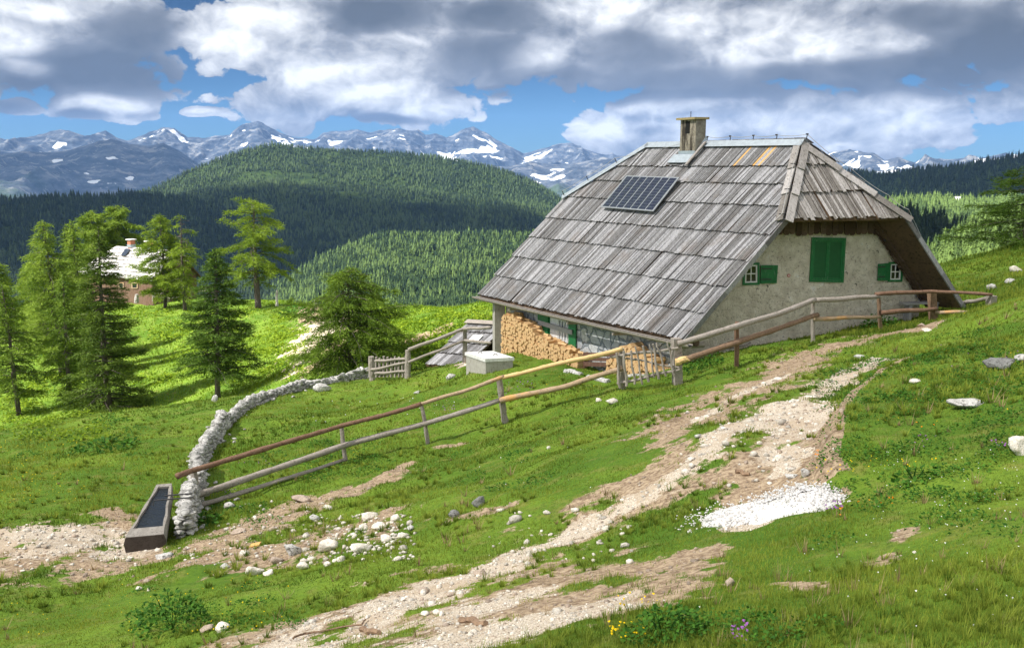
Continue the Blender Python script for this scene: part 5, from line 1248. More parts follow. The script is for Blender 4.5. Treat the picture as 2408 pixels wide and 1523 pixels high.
TREES = [ # px, base py, top py, Y, half width px, kwargs
 (48, 975, 668, 60, 66, dict(name='larch', wf=1.2, label="slender half shaded larch with a bare dark trunk at the left border", mat='larch_mid', kind='larch', cb=.12, prof=.8, dens=1.0, nbr=120, lean=(-.5, 0))),  # darker needles put the half shade into the colour
 (150, 905, 522, 70, 82, dict(name='larch', label="tall pale larch leaning over left of the dark spruce top", mat='larch_pale', kind='larch', cb=.12, prof=.9, dens=1.3, nbr=170, lean=(-.6, 0))),
 (186, 860, 528, 78, 34, dict(name='spruce', label="narrow dark spruce whose top rises between pale larches", mat='spruce_green', kind='spruce', cb=.1, prof=.75, dens=1.6, nbr=160)),
 (240, 790, 497, 118, 62, dict(name='larch', label="rounded sunlit larch behind the barn roof's left end", mat='larch_pale', kind='larch', cb=.15, prof=.55, dens=1.5, nbr=150, leaf=.34)),
 (292, 760, 487, 121, 66, dict(name='larch', label="broad sunlit larch rising directly behind the barn chimneys", mat='larch_pale', kind='larch', cb=.15, prof=.5, dens=1.5, nbr=150, leaf=.34)),
 (262, 972, 535, 57, 84, dict(name='spruce', label="tall dark spruce standing in front of the barn", mat='spruce_green', kind='spruce', cb=.04, prof=.8, dens=1.5, nbr=210, leaf=.20)),
 (388, 708, 505, 93, 58, dict(name='larch', label="sunlit larch in front of the barn's right gable", mat='larch', kind='larch', cb=.14, prof=.7, dens=1.2, nbr=120, leaf=.26)),
 (436, 712, 508, 91, 40, dict(name='larch', label="sparse larch with a dead grey forked top right of the barn", mat='larch', kind='larch', cb=.14, prof=.6, dens=.9, nbr=90, leaf=.26, dead=.32, gappy=.3)),
 (515, 934, 586, 54, 92, dict(wf=1.2, name='spruce', label="dark drooping conifer with a curved bare trunk foot at the meadow brow", mat='larch_dark', kind='spruce', cb=.17, prof=.78, dens=1.25, nbr=180, leaf=.20, lean=(.2, 0))),
 (608, 712, 473, 88, 82, dict(name='larch', label="old spreading larch alone on the knoll, bright in the sun", mat='larch', kind='larch', wf=1.25, cb=.24, prof=.5, dens=1.0, nbr=84, leaf=.27, gappy=.35, r0=.30)),
 (822, 868, 634, 47.5, 118, dict(name='larch', wf=1.6, label="broad bushy larch behind the far end of the stone wall", mat='larch_mid', kind='larch', cb=.05, prof=.62, dens=1.6, nbr=185, leaf=.17)),
 (2400, 612, 392, 40, 165, dict(name='larch', label="dark wide larch with level boughs at the right border", mat='larch_dark', wf=1.1, kind='spruce', cb=.12, prof=.45, dens=1.7, nbr=64, leaf=.15, gappy=.35)),
 (112, 880, 560, 80, 44, dict(name='larch', label="pale larch crowded behind the tall leaning larch, left of the dark spruce", mat='larch_pale', kind='larch', cb=.1, prof=.8, dens=1.2, nbr=120, leaf=.26)),
 (200, 900, 520, 74, 34, dict(name='larch', label="tall sunlit larch pressed between the dark spruces and the barn's left end", mat='larch_pale', kind='larch', cb=.08, prof=.7, dens=1.3, nbr=150, leaf=.25)),
 (168, 930, 640, 62, 40, dict(name='larch', label="lower green larch in front of the leaning larch's trunk", mat='larch_mid', kind='larch', cb=.06, prof=.8, dens=1.3, nbr=110, leaf=.22)),
 (10, 800, 620, 88, 40, dict(name='larch', label="small larch cut off by the left border", mat='larch', kind='larch', cb=.1, prof=.7, dens=1.1, nbr=90, leaf=.28)),
 (78, 800, 628, 92, 36, dict(name='larch', label="small larch between the border larch and the tall pale one", mat='larch', kind='larch', cb=.1, prof=.8, dens=1.2, nbr=90, leaf=.28)),
 (-70, 1000, 660, 62, 70, dict(name='spruce', label="dark spruce beyond the left border", mat='larch_dark', kind='spruce', cb=.1, prof=.8, dens=1.2, nbr=120)) ,
 (322, 800, 600, 88, 22, dict(name='spruce', label="thin green spruce between barn front and larch", mat='spruce_green', kind='spruce', cb=.04, prof=.9, dens=1.2, nbr=70, leaf=.22)),
]
TREES = [t for t in TREES if t[0] > 0 and t[0] != 322]
for i, (px, pb, pt, Y, hw, kw) in enumerate(TREES):
    b, H = tree_at(px, pb, pt, Y); hw *= kw.pop('wf', 1.35); kw['dens'] = kw.get('dens', 1)*1.35; kw['leaf'] = kw.get('leaf', .22)*1.1; kw['nbr'] = int(kw['nbr']*.85)
    lean = kw.pop('lean', (0, 0)); conifer(base=b, H=H, Rw=hw*Y/FPX, seed=100+i, lean=lean, **kw)
# dead stumps on the skyline
for px, pb, pt, Y, r, lb in ((651, 712, 682, 87, .16, "thin bleached dead stump right of the old larch"), (742, 722, 706, 84, .2, "short dark stump on the skyline left of the bushy larch"), (321, 705, 692, 96, .3, "grey tree stump in front of the barn wall")):
    b = P(px, pb, Y); t = P(px, pt, Y); mb = MB(); wobble_pole(mb, [b-UZ*.3, t], r, px, taper=.6); o = mb.build("tree_stump", MAT['dead'], None, loc=b); props(o, lb, "stump")

# ------------------------------------------------------------------ far land
def tan_el(px, py): d = ray(px, py); return d[2]/math.hypot(d[0], d[1])
def az_px(px, py): d = ray(px, py); return math.atan2(d[0], d[1])
class Hill:
    def __init__(s, crest, base_py, r0, r1, shape=1.0, rough=6.0, seed=1, scale=200., back=.35):
        s.az = np.array([az_px(*c) for c in crest]); s.el = np.array([tan_el(*c) for c in crest]); s.r0, s.r1 = r0, r1; s.shape = shape; s.rough = rough; s.seed = seed; s.scale = scale; s.back = back
        s.elb = np.array([tan_el(c[0], base_py) for c in crest])
    def z(s, az, r):
        t = (r-s.r0)/(s.r1-s.r0); ec = np.interp(az, s.az, s.el); eb = np.interp(az, s.az, s.elb); tt = np.clip(t, 0, 1)**s.shape
        e = eb+(ec-eb)*tt; z = r*e; over = np.clip(t-1, 0, None); z = z-over*over*(s.r1-s.r0)*s.back*2-over*(s.r1-s.r0)*.08
        und = np.clip(-t, 0, None); z = z-und*(s.r1-s.r0)*.35
        x = r*np.sin(az); y = r*np.cos(az)
        w_ = np.sin(np.pi*np.clip(t, 0.0, 1))**.7
        return z+s.rough*w_*fbm(x/s.scale, y/s.scale, s.seed, 4)
    def mesh(s, name, mat, label=None, na=260, nr=60, attr=None, extra=.35):
        az = np.linspace(s.az[0], s.az[-1], na); r = np.linspace(s.r0-(s.r1-s.r0)*.25, s.r1+(s.r1-s.r0)*extra, nr); A, Rr = np.meshgrid(az, r); z = s.z(A, Rr)
        V = np.stack([Rr*np.sin(A), Rr*np.cos(A), z], -1).reshape(-1, 3); idx = np.arange(nr*na).reshape(nr, na)
        F = np.stack([idx[:-1, :-1], idx[:-1, 1:], idx[1:, 1:], idx[1:, :-1]], -1).reshape(-1, 4)
        o = mesh_obj(name, V, F, MAT[mat], smooth=(mat == 'hill'), attrs=attr(A, Rr, z) if attr else None); props(o, label, kind='structure'); return o
def cone_tree(tiers, n, seed):
    rs = np.random.default_rng(seed); V = []; F = []
    for t in range(tiers):
        z0 = .06+.80*t/tiers; z1 = min(1.0, z0+1.15/tiers+.12); rr = .5*(1-z0)**.85*.42; b = len(V)
        for i in range(n):
            a = 6.2832*i/n+t*.7; q = rr*(rs.uniform(.62, 1.15)); V.append((math.cos(a)*q, math.sin(a)*q, z0-(.03 if i % 2 else 0)))
        V.append((0, 0, z1)); F += [(b+i, b+(i+1) % n, b+n) for i in range(n)]
    return np.array(V), np.array(F)
def spray_tree(ncone, sides, nleaf, seed, sz=.10):
    V, F = cone_tree(ncone, sides, seed); V = V.copy(); V[:, :2] *= .72; V[:, 2] *= .97
    rs = np.random.default_rng(seed+70); h = 1-np.sqrt(rs.random(nleaf))*.93; th = rs.uniform(0, 6.28, nleaf); rr = .205*(1-h)**.8*rs.uniform(.55, 1.15, nleaf)
    p = np.stack([np.cos(th)*rr, np.sin(th)*rr, h], 1); d = np.stack([np.cos(th), np.sin(th), rs.uniform(-.7, .1, nleaf)], 1)+rs.normal(size=(nleaf, 3))*.3; s_ = np.stack([-np.sin(th), np.cos(th), 0*th], 1)+rs.normal(size=(nleaf, 3))*.4
    L = sz*(.35+.9*(1-h))[:, None]*rs.uniform(.7, 1.3, (nleaf, 1)); LV = np.stack([p-d*L*.4-s_*L*.28, p-d*L*.4+s_*L*.28, p+d*L*.7], 1).reshape(-1, 3)
    return np.concatenate([V, LV]), np.concatenate([F, np.arange(len(LV)).reshape(-1, 3)+len(V)])
TPL = {'near': [spray_tree(3, 6, 260, k, .085) for k in range(5)], 'spray': [spray_tree(2, 5, 30, k+20, .15) for k in range(6)], 'farspray': [spray_tree(1, 5, 12, k+40, .2) for k in range(6)], 'far': [cone_tree(2, 5, k) for k in range(4)], 'mid': [cone_tree(4, 7, k) for k in range(5)]}
def forest(name, hill, N, h0, h1, lod, mat, seed, label, dens=None, tmax=1.02, tint=(.0, 1.0), larch=.3):
    rs = np.random.default_rng(seed); az = rs.uniform(hill.az[0], hill.az[-1], N); t = rs.random(N)**.8*tmax; r = hill.r0+(hill.r1-hill.r0)*t
    x = r*np.sin(az); y = r*np.cos(az)
    if dens is not None: k = rs.random(N) < dens(x, y, az, t); az, t, r, x, y = az[k], t[k], r[k], x[k], y[k]
    n = len(x); z = hill.z(az, r); h = rs.uniform(h0, h1, n)*np.exp(rs.normal(size=n)*.16)*(1+.25*fbm(x/60, y/60, seed, 2)); cl = np.clip(.5+.9*fbm(x/90., y/90., seed+4, 3), 0, 1)
    isl = rs.random(n) < larch*cl*1.6; ti = np.where(isl, rs.uniform(.65, 1, n), rs.uniform(0, .35, n))*(tint[1]-tint[0])+tint[0]
    VV = []; FF = []; TT = []; n0 = 0; tp_ = TPL[lod]; which = rs.integers(0, len(tp_), n); rot = rs.uniform(0, 6.28, n); wd = rs.uniform(.8, 1.35, n)*np.where(isl, 1.25, 1)
    for k, (tv, tf) in enumerate(tp_):
        m = which == k; c, s_ = np.cos(rot[m]), np.sin(rot[m]); q = tv[None]*np.stack([h[m]*wd[m], h[m]*wd[m], h[m]], 1)[:, None]
        vx = q[..., 0]*c[:, None]-q[..., 1]*s_[:, None]+x[m][:, None]; vy = q[..., 0]*s_[:, None]+q[..., 1]*c[:, None]+y[m][:, None]; vz = q[..., 2]+z[m][:, None]-h[m][:, None]*.03
        VV.append(np.stack([vx, vy, vz], -1).reshape(-1, 3)); FF.append((tf[None]+(np.arange(m.sum())*len(tv))[:, None, None]).reshape(-1, 3)+n0); n0 += len(VV[-1]); TT.append(np.repeat(ti[m], len(tv)))
    o = mesh_obj(name, np.concatenate(VV), np.concatenate(FF), MAT[mat], attrs={'tint': np.concatenate(TT)}); props(o, label, kind='stuff'); return o
hA = Hill([(480, 760), (560, 735), (620, 705), (650, 672), (690, 650), (750, 612), (800, 592), (870, 565), (900, 556), (1000, 556), (1100, 554), (1180, 552), (1260, 552), (1400, 560), (1700, 580)], 770, 750, 1500, 1.0, 14, 3, 160)
hB = Hill([(220, 480), (300, 462), (352, 448), (400, 428), (450, 403), (490, 386), (540, 366), (600, 350), (640, 341), (700, 346), (760, 355), (860, 357), (950, 361), (1050, 374), (1130, 387), (1200, 407), (1260, 430), (1310, 460), (1400, 500), (1600, 520)], 660, 1750, 3200, .85, 45, 5, 420)
hC = Hill([(-300, 472), (-100, 475), (0, 470), (100, 465), (200, 462), (300, 459), (380, 460), (450, 470), (520, 492), (600, 530), (700, 575), (800, 620)], 780, 1000, 2300, .9, 22, 9, 300)
hD = Hill([(1600, 420), (1850, 412), (1950, 408), (2000, 406), (2080, 410), (2130, 404), (2200, 396), (2300, 384), (2408, 368), (2550, 350), (2800, 340)], 560, 1900, 3100, .9, 25, 11, 300)
hE = Hill([(1800, 490), (1950, 482), (2100, 474), (2200, 468), (2330, 472), (2450, 476), (2800, 480)], 620, 1000, 1700, 1.0, 10, 13, 200)
hF = Hill([(1900, 525), (2050, 515), (2150, 512), (2200, 528), (2260, 546), (2320, 560), (2500, 570)], 680, 420, 820, 1.0, 6, 15, 120)
hG = Hill([(2080, 720), (2130, 660), (2170, 620), (2200, 590), (2260, 552), (2330, 525), (2408, 505), (2500, 490), (2800, 480)], 720, 120, 380, 1.0, 3, 17, 60)
for nm, h_ in (('hill_near', hA), ('hill_wooded', hB), ('hill_ridge', hC), ('hill_right', hD), ('hill_right_middle', hE), ('hill_right_low', hF), ('hill_slope', hG)): h_.mesh("hill", 'hill')
def clearing(x, y, az, t): return np.clip(1.25-1.5*np.clip(fbm(x/230, y/230, 77, 3)-.25, 0, 1)*3, .15, 1)
forest("forest", hA, 17000, 7, 13, 'spray', 'forest_bright', 31, "green spruce and larch forest on the lower hill behind the meadow", larch=.45, tint=(.0, .95), dens=lambda x, y, az, t: np.clip(1.5-3.*np.clip(fbm(x/70, y/70, 78, 3)-.05, 0, 1), .25, 1))
forest("forest", hB, 36000, 10, 16, 'farspray', 'forest', 32, "forest covering the big rounded hill in the middle distance", dens=clearing, larch=.45)
forest("forest", hC, 20000, 10, 17, 'farspray', 'forest', 33, "dark forest on the long ridge at the left", larch=.15, tint=(0, .7))
forest("forest", hD, 13000, 12, 20, 'farspray', 'forest', 34, "dark forest on the far right hill", larch=.15, tint=(0, .7))
forest("forest", hE, 8000, 10, 16, 'farspray', 'forest_bright', 35, "pale green larch forest strip on the right", larch=.9, tint=(.25, 1))
forest("forest", hF, 2400, 9, 15, 'near', 'forest', 36, "dark forest strip behind the rear slope of the house", larch=.1, tint=(0, .6))
forest("forest", hG, 1500, 4.0, 7.5, 'near', 'forest_bright', 37, "sunlit young larches on the slope right of the house", larch=1.0, tint=(.3, 1))
# mountains
class Peak(Hill):
    def z(s, az, r):
        z = Hill.z(s, az, r); t = np.clip((r-s.r0)/(s.r1-s.r0), 0, 1.4); x = r*np.sin(az); y = r*np.cos(az)
        rg = .55*ridged(x/900.+s.seed, y/1500., s.seed+50, 6)+.75*ridged(x/420.+s.seed, y/1300., s.seed+57, 6)-.6
        am = 420*np.clip(1-np.abs(t-.45)/.62, 0, 1)**.6
        return z+am*rg*s.k+(14*(ridged(x/240., y/240., s.seed+9, 4)-.5))*np.clip(t*3, 0, 1)*s.k
def snow_attr(s, lo, hi, thr):
    def f(A, Rr, z):
        x = Rr*np.sin(A); y = Rr*np.cos(A); c = ridged(x/900.+s.seed, y/1500., s.seed+50, 6); t = (Rr-s.r0)/(s.r1-s.r0)
        base = fbm(x/260., y/200., s.seed+3, 6); big = fbm(x/1500., y/1500., s.seed+13, 2); c2 = ridged(x/420.+s.seed, y/1300., s.seed+57, 6); v = .5+(base*1.6+big*.4-thr-(c2-.42)*1.6)*2.6; band = np.clip((t-.25)/.15, 0, 1)*np.clip((1.02-t)/.10, 0, 1)
        gr = np.clip((.55-t)*2.2, 0, 1)*np.clip(.7+base, 0, 1)
        return {'snow': (np.clip(v, 0, 1)*band).ravel(), 'green': gr.ravel()}
    return f
M1 = Peak([(-200, 335), (-60, 330), (0, 326), (40, 330), (90, 322), (130, 310), (150, 307), (200, 318), (250, 312), (300, 325), (340, 310), (385, 296), (410, 300), (440, 325), (480, 327), (540, 318), (560, 300), (590, 287), (605, 284), (640, 300), (700, 322), (740, 332), (760, 318), (800, 312), (840, 308), (870, 312), (905, 305), (937, 296), (965, 305), (985, 308), (1000, 318), (1020, 312), (1050, 322), (1085, 305), (1115, 300), (1150, 315), (1190, 340), (1230, 360), (1260, 350), (1300, 342), (1340, 341), (1380, 350), (1420, 362), (1460, 368), (1550, 385), (1700, 400)], 480, 10400, 14000, .75, 30, 61, 600); M1.k = .9
M2 = Peak([(-200, 372), (-60, 365), (0, 357), (60, 352), (120, 354), (165, 347), (200, 337), (240, 327), (262, 326), (300, 338), (350, 347), (385, 337), (420, 354), (460, 378), (520, 425), (560, 450)], 490, 7800, 10200, .8, 25, 71, 500); M2.k = .7
M4 = Peak([(1080, 420), (1150, 392), (1200, 386), (1260, 378), (1320, 384), (1380, 378), (1440, 372), (1500, 392), (1600, 420)], 470, 8200, 10200, .8, 20, 91, 500); M4.k = .6
M3 = Peak([(1800, 395), (1920, 374), (1960, 360), (2000, 353), (2050, 362), (2080, 378), (2110, 373), (2150, 384), (2180, 372), (2250, 374), (2330, 368), (2408, 360), (2480, 354), (2700, 350)], 425, 9500, 12000, .75, 25, 81, 600); M3.k = .7
M1.mesh("mountain", 'mountain', na=900, nr=150, attr=snow_attr(M1, .008, .046, .60), extra=.15)
M2.mesh("mountain", 'mountain', na=420, nr=110, attr=snow_attr(M2, .0, .03, 1.12), extra=.15)
M4.mesh("mountain", 'mountain', na=300, nr=90, attr=snow_attr(M4, .0, .02, 1.12), extra=.15)
M3.mesh("mountain", 'mountain', na=420, nr=110, attr=snow_attr(M3, .0, .03, .12), extra=.15)

# ------------------------------------------------------------------ grass
def blades(name, N, rmin, rmax, mat, seed, h0, h1, wk, lo=-.66, hi=.66, excl='dirt', pw=1.0, label=None, only=None, lean=.5, keepf=None):
    rs = np.random.default_rng(seed); a = rs.uniform(lo, hi, N); r = np.exp(rs.uniform(math.log(rmin), math.log(rmax), N)); x = r*np.sin(a); y = r*np.cos(a)
    # gather into tufts
    l, d = masks(x, y); m = (rs.random(N) > np.clip(d*1.25-.12, 0, 1)) if only is None else (rs.random(N) < only(l, d, x, y))
    if keepf is not None: m &= keepf(x, y)
    x, y, r = x[m], y[m], r[m]; N = len(x); z = ground(x, y)
    cl = .5+.5*fbm(x/.8, y/.8, seed+1, 3)+.25*fbm(x/6, y/6, seed+2, 2); cl = np.clip(cl, .12, 1.3)
    h = rs.uniform(h0, h1, N)*cl*np.clip(r/14, .75, 1.5); w_ = np.maximum(.0045, r*wk)*rs.uniform(.6, 1.3, N)
    az = rs.uniform(0, 6.28, N); ln = h*rs.uniform(0.1, 1, N)*lean; la = rs.uniform(0, 6.28, N)
    b = np.stack([x, y, z-.01], 1); wv = np.stack([np.cos(az), np.sin(az), 0*az], 1)*w_[:, None]*.5
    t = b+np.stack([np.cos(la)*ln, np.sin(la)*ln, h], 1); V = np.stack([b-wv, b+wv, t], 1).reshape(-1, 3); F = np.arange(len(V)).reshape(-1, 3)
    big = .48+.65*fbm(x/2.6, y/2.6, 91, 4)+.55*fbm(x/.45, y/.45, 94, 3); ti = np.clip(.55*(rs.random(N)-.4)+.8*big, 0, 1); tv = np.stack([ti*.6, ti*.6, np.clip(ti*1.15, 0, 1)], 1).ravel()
    o = mesh_obj(name, V, F, MAT[mat], attrs={'tint': tv}); props(o, label, kind='stuff'); return o
def not_house(x, y):
    p = np.stack([x, y], 1)-CL[:2]; M = np.stack([hu[:2], hv[:2]], 1); c = p@np.linalg.inv(M).T
    return ~((c[:, 0] > .02) & (c[:, 0] < 9) & (c[:, 1] > .02) & (c[:, 1] < 12))
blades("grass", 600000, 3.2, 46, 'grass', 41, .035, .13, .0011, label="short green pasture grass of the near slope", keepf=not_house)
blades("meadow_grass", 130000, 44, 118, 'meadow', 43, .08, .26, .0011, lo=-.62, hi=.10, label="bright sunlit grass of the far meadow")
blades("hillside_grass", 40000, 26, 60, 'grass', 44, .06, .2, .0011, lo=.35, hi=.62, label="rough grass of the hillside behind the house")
blades("dry_grass", 80000, 3.2, 30, 'straw', 45, .03, .08, .0009, only=lambda l, d, x, y: np.clip(d*(1-l)*2.2, 0, 1)*.8+.07*(fbm(x/1.5,y/1.5,55,3)>.1), label="dry straw coloured grass along the tracks")
def tufts(name, N, rmin, rmax, mat, seed, h0, h1, per, label, lo=-.62, hi=.62):
    rs = np.random.default_rng(seed); a = rs.uniform(lo, hi, N); r = np.exp(rs.uniform(math.log(rmin), math.log(rmax), N)); x = r*np.sin(a); y = r*np.cos(a); l, d = masks(x, y)
    k = (fbm(x/1.8, y/1.8, seed, 3) > .02) & ((l < .25) | (rs.random(N) < .06)) & (rs.random(N) > d*.6) & not_house(x, y); x, y, r = x[k], y[k], r[k]; n = len(x); z = ground(x, y); hh = rs.uniform(h0, h1, n)*np.clip(r/10, .9, 1.35)
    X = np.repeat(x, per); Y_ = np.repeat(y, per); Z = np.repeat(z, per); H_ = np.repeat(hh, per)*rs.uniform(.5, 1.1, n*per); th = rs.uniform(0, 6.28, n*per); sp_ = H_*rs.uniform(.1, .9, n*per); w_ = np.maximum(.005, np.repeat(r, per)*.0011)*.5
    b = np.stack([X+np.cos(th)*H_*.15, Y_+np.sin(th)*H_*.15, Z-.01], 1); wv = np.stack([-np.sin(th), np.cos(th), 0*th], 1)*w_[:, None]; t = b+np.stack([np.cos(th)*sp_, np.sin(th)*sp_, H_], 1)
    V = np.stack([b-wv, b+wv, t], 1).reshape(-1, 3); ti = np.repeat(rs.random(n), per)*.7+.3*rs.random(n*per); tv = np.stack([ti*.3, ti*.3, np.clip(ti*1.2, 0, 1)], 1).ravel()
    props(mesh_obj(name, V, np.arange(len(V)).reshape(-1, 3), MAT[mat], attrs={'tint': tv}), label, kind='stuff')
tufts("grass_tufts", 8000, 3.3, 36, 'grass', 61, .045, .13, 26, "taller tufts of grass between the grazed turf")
tufts("dry_stalks", 700, 3.3, 26, 'straw', 62, .07, .17, 9, "thin dry grass stalks standing in the turf")
# broad leaved herbs
def leaves(name, centres, mat, seed, n, rad, size, label=None, flat=.5, parent=None, hgt=.12, kind='stuff'):
    rs = np.random.default_rng(seed); C = np.repeat(np.asarray(centres), n, 0); M = len(C); rad_ = np.repeat(np.broadcast_to(rad, len(centres)), n); size_ = np.repeat(np.broadcast_to(size, len(centres)), n)*rs.uniform(.6, 1.3, M)
    th = rs.uniform(0, 6.28, M); rr = rad_*np.sqrt(rs.random(M)); x = C[:, 0]+rr*np.cos(th); y = C[:, 1]+rr*np.sin(th); z = ground(x, y)+rs.uniform(.2, 1, M)*hgt*np.sqrt(np.clip(1-(rr/rad_)**2, 0.05, 1))
    d = np.stack([np.cos(th), np.sin(th), rs.uniform(-.4, .5, M)], 1)+rs.normal(size=(M, 3))*.4; d /= np.linalg.norm(d, axis=1)[:, None]; s_ = np.cross(d, np.array([0, 0, 1.])+rs.normal(size=(M, 3))*flat); s_ /= np.linalg.norm(s_, axis=1)[:, None]
    p = np.stack([x, y, z], 1); S_ = size_[:, None]; V = np.stack([p, p+d*S_*.5+s_*S_*.33, p+d*S_, p+d*S_*.5-s_*S_*.33], 1).reshape(-1, 3); F = np.arange(len(V)).reshape(-1, 4)
    o = mesh_obj(name, V, F, MAT[mat], parent, attrs={'tint': np.repeat(rs.random(M), 4)}); 
    if parent is None: props(o, label, kind=kind)
    return o
rs = np.random.default_rng(51); cs = []
def scat(px0, px1, py0, py1, n):
    out = []
    for _ in range(n):
        out.append(hit(rs.uniform(px0, px1), rs.uniform(py0, py1)))
    return out
c1 = scat(1930, 2400, 830, 1120, 90)+scat(2180, 2400, 780, 900, 20)+scat(1900, 2400, 1150, 1300, 18)+scat(1500, 1950, 1455, 1520, 14)+scat(640, 900, 1040, 1130, 22)+scat(480, 640, 1190, 1230, 8)+scat(300, 700, 1380, 1480, 16)+scat(60, 330, 975, 1080, 16)+scat(1050, 1300, 1050, 1150, 10)
leaves("ground_cover", c1, 'leafy', 5, 90, [.10+.012*p[1] for p in c1], [.016+.0018*p[1] for p in c1], "dark broad leaved herbs growing in patches", hgt=.10)
c2 = scat(300, 700, 730, 900, 70)+scat(880, 1140, 730, 840, 60)+scat(0, 220, 880, 1000, 40)+scat(620, 740, 760, 880, 16)+scat(20, 240, 1000, 1040, 14)
leaves("meadow_herbs", c2, 'meadow', 6, 70, [.012*p[1] for p in c2], [.0033*p[1] for p in c2], "leafy bright herbs on the sunlit meadow", hgt=.3)
for i, (px, py, rad, hg_, sz, n, lb) in enumerate(((405, 1478, .40, .50, .055, 620, "tall dark nettle like herb at the lower left"), (478, 1235, .36, .30, .12, 90, "broad leaved dock plant right of the stone wall's foot"), (2066, 772, .55, .45, .08, 420, "bushy green nettle patch before the gable wall"), (1650, 868, .55, .45, .08, 420, "leafy climber at the house's lower corner"),
      (2150, 795+330, .22, .12, .06, 70, "pale green leafy rosette in the right meadow"), (250, 1055, .9, .35, .16, 200, "dark low shrub on the left meadow"), (1560, 1500, .26, .22, .035, 600, "flowering herb clump at the bottom border"), (700, 742, 1.6, 1.0, .3, 200, "low dark juniper near the dead stump"))):
    p = hit(px, py); root = empty("leafy_plant", p, lb, "plant"); leaves("leaves", [p], 'leafy', 60+i, n, rad, sz, parent=root, hgt=hg_); mb = MB()
    for k in range(6): a = k*1.05; mb.tube([p-UZ*.03, p+np.array([math.cos(a)*rad*.4, math.sin(a)*rad*.4, hg_*.8])], (.003+sz*.03), 4, cap=False)
    mb.build("stems", MAT['leafy'], root)
# flowers
def flowers(name, areas, mat, seed, size, label, hgt=.06):
    rs2 = np.random.default_rng(seed); pts_ = []
    for (x0, x1, y0, y1, n) in areas:
        for _ in range(n): p = hit(rs2.uniform(x0, x1), rs2.uniform(y0, y1)); pts_.append(p)
    V = []; F = []; n0 = 0
    for p in pts_:
        s_ = max(size, p[1]*.00062)*rs2.uniform(.7, 1.3); c = p+UZ*(hgt*rs2.uniform(.6, 1.5)); nrm = unit(rs2.normal(size=3)*.5+np.array([0, -.5, 1])); u = unit(np.cross(nrm, [1, 0, 0])); v = np.cross(nrm, u)
        k = 6
        for i in range(k): a = 6.283*i/k; V.append(c+(u*math.cos(a)+v*math.sin(a))*s_*(1 if i % 2 else .75))
        V.append(c+nrm*s_*.35)
        F += [(n0+i, n0+(i+1) % k, n0+k) for i in range(k)]; n0 += k+1
    o = mesh_obj(name, np.array(V), F, MAT[mat], attrs={'tint': np.zeros(len(V))}); props(o, label, kind='stuff')
flowers("yellow_flowers", [(240, 680, 1350, 1500, 70), (1640, 1720, 1040, 1100, 2), (1880, 2200, 1080, 1120, 30), (1450, 1560, 1410, 1440, 12), (1430, 1520, 1480, 1520, 26), (0, 200, 1030, 1190, 110), (650, 900, 1060, 1130, 18), (2050, 2400, 780, 1040, 22), (1150, 1400, 880, 960, 8), (0, 120, 1420, 1500, 14), (2250, 2330, 730, 750, 6)], 'yellow', 1, .009, "yellow buttercups and hawkbits in the grass")
flowers("white_daisies", [(2050, 2400, 1060, 1260, 110), (1880, 2400, 1260, 1420, 26), (1450, 1700, 1400, 1440, 10), (900, 1500, 1040, 1200, 14), (700, 1100, 930, 1000, 30), (2150, 2400, 1380, 1500, 8)], 'whitef', 2, .0055, "tiny white daisies in the grass", hgt=.04)
flowers("purple_flowers", [(1190, 1260, 895, 930, 30), (1040, 1070, 955, 970, 14), (490, 560, 1150, 1165, 26), (2330, 2408, 1045, 1065, 16), (1940, 1985, 1185, 1215, 20), (1715, 1760, 1490, 1520, 18), (2150, 2200, 1030, 1060, 8), (560, 640, 1085, 1100, 10), (2200, 2400, 800, 870, 10)], 'purple', 3, .010, "purple thyme flowers in small tufts")
flowers("orange_flowers", [(1905, 1925, 1070, 1085, 5), (2000, 2100, 1170, 1200, 6), (1960, 1990, 1200, 1220, 3), (2130, 2200, 1000, 1020, 3)], 'orange', 4, .012, "orange hawkweed flowers by the turf bank")
# ------------------------------------------------------------------ sun, sky, clouds, haze
SUN_EL, SUN_AZ = R(50), R(-108)      # azimuth from the view direction, negative = left
sd = np.array([math.sin(SUN_AZ)*math.cos(SUN_EL), math.cos(SUN_AZ)*math.cos(SUN_EL), math.sin(SUN_EL)])
sl_ = bpy.data.lights.new("sun", 'SUN'); so_ = bpy.data.objects.new("sun", sl_); COL.objects.link(so_)
sl_.energy = 4.6; sl_.angle = R(.53); sl_.color = (1, .955, .88)
so_.rotation_euler = Vector(tuple(sd)).to_track_quat('Z', 'Y').to_euler()
W = bpy.data.worlds.new("World"); SC.world = W; W.use_nodes = True; W.node_tree.nodes.clear()
w = NT(W)
sky = w.n('ShaderNodeTexSky'); sky.sky_type = 'NISHITA'; sky.sun_disc = False
sky.sun_elevation = SUN_EL; sky.sun_rotation = SUN_AZ; sky.altitude = 1500; sky.air_density = 1.0; sky.dust_density = .3; sky.ozone_density = 2.5
gen = w.n('ShaderNodeTexCoord').outputs['Generated']
sep = w.n('ShaderNodeSeparateXYZ'); w.L.new(gen, sep.inputs[0])
x, y, z = sep.outputs
azi = w.math('MULTIPLY', w.math('ARCTAN2', x, y), 57.29578); ele = w.math('MULTIPLY', w.math('ARCSINE', z), 57.29578)
comb = w.n('ShaderNodeCombineXYZ'); w.L.new(azi, comb.inputs[0]); w.L.new(w.math('MULTIPLY', ele, 1.5), comb.inputs[1])
uv = comb.outputs[0]
def azel(px, py):
    d = unit(ray(px, py)); return math.degrees(math.atan2(d[0], d[1])), math.degrees(math.asin(d[2]))
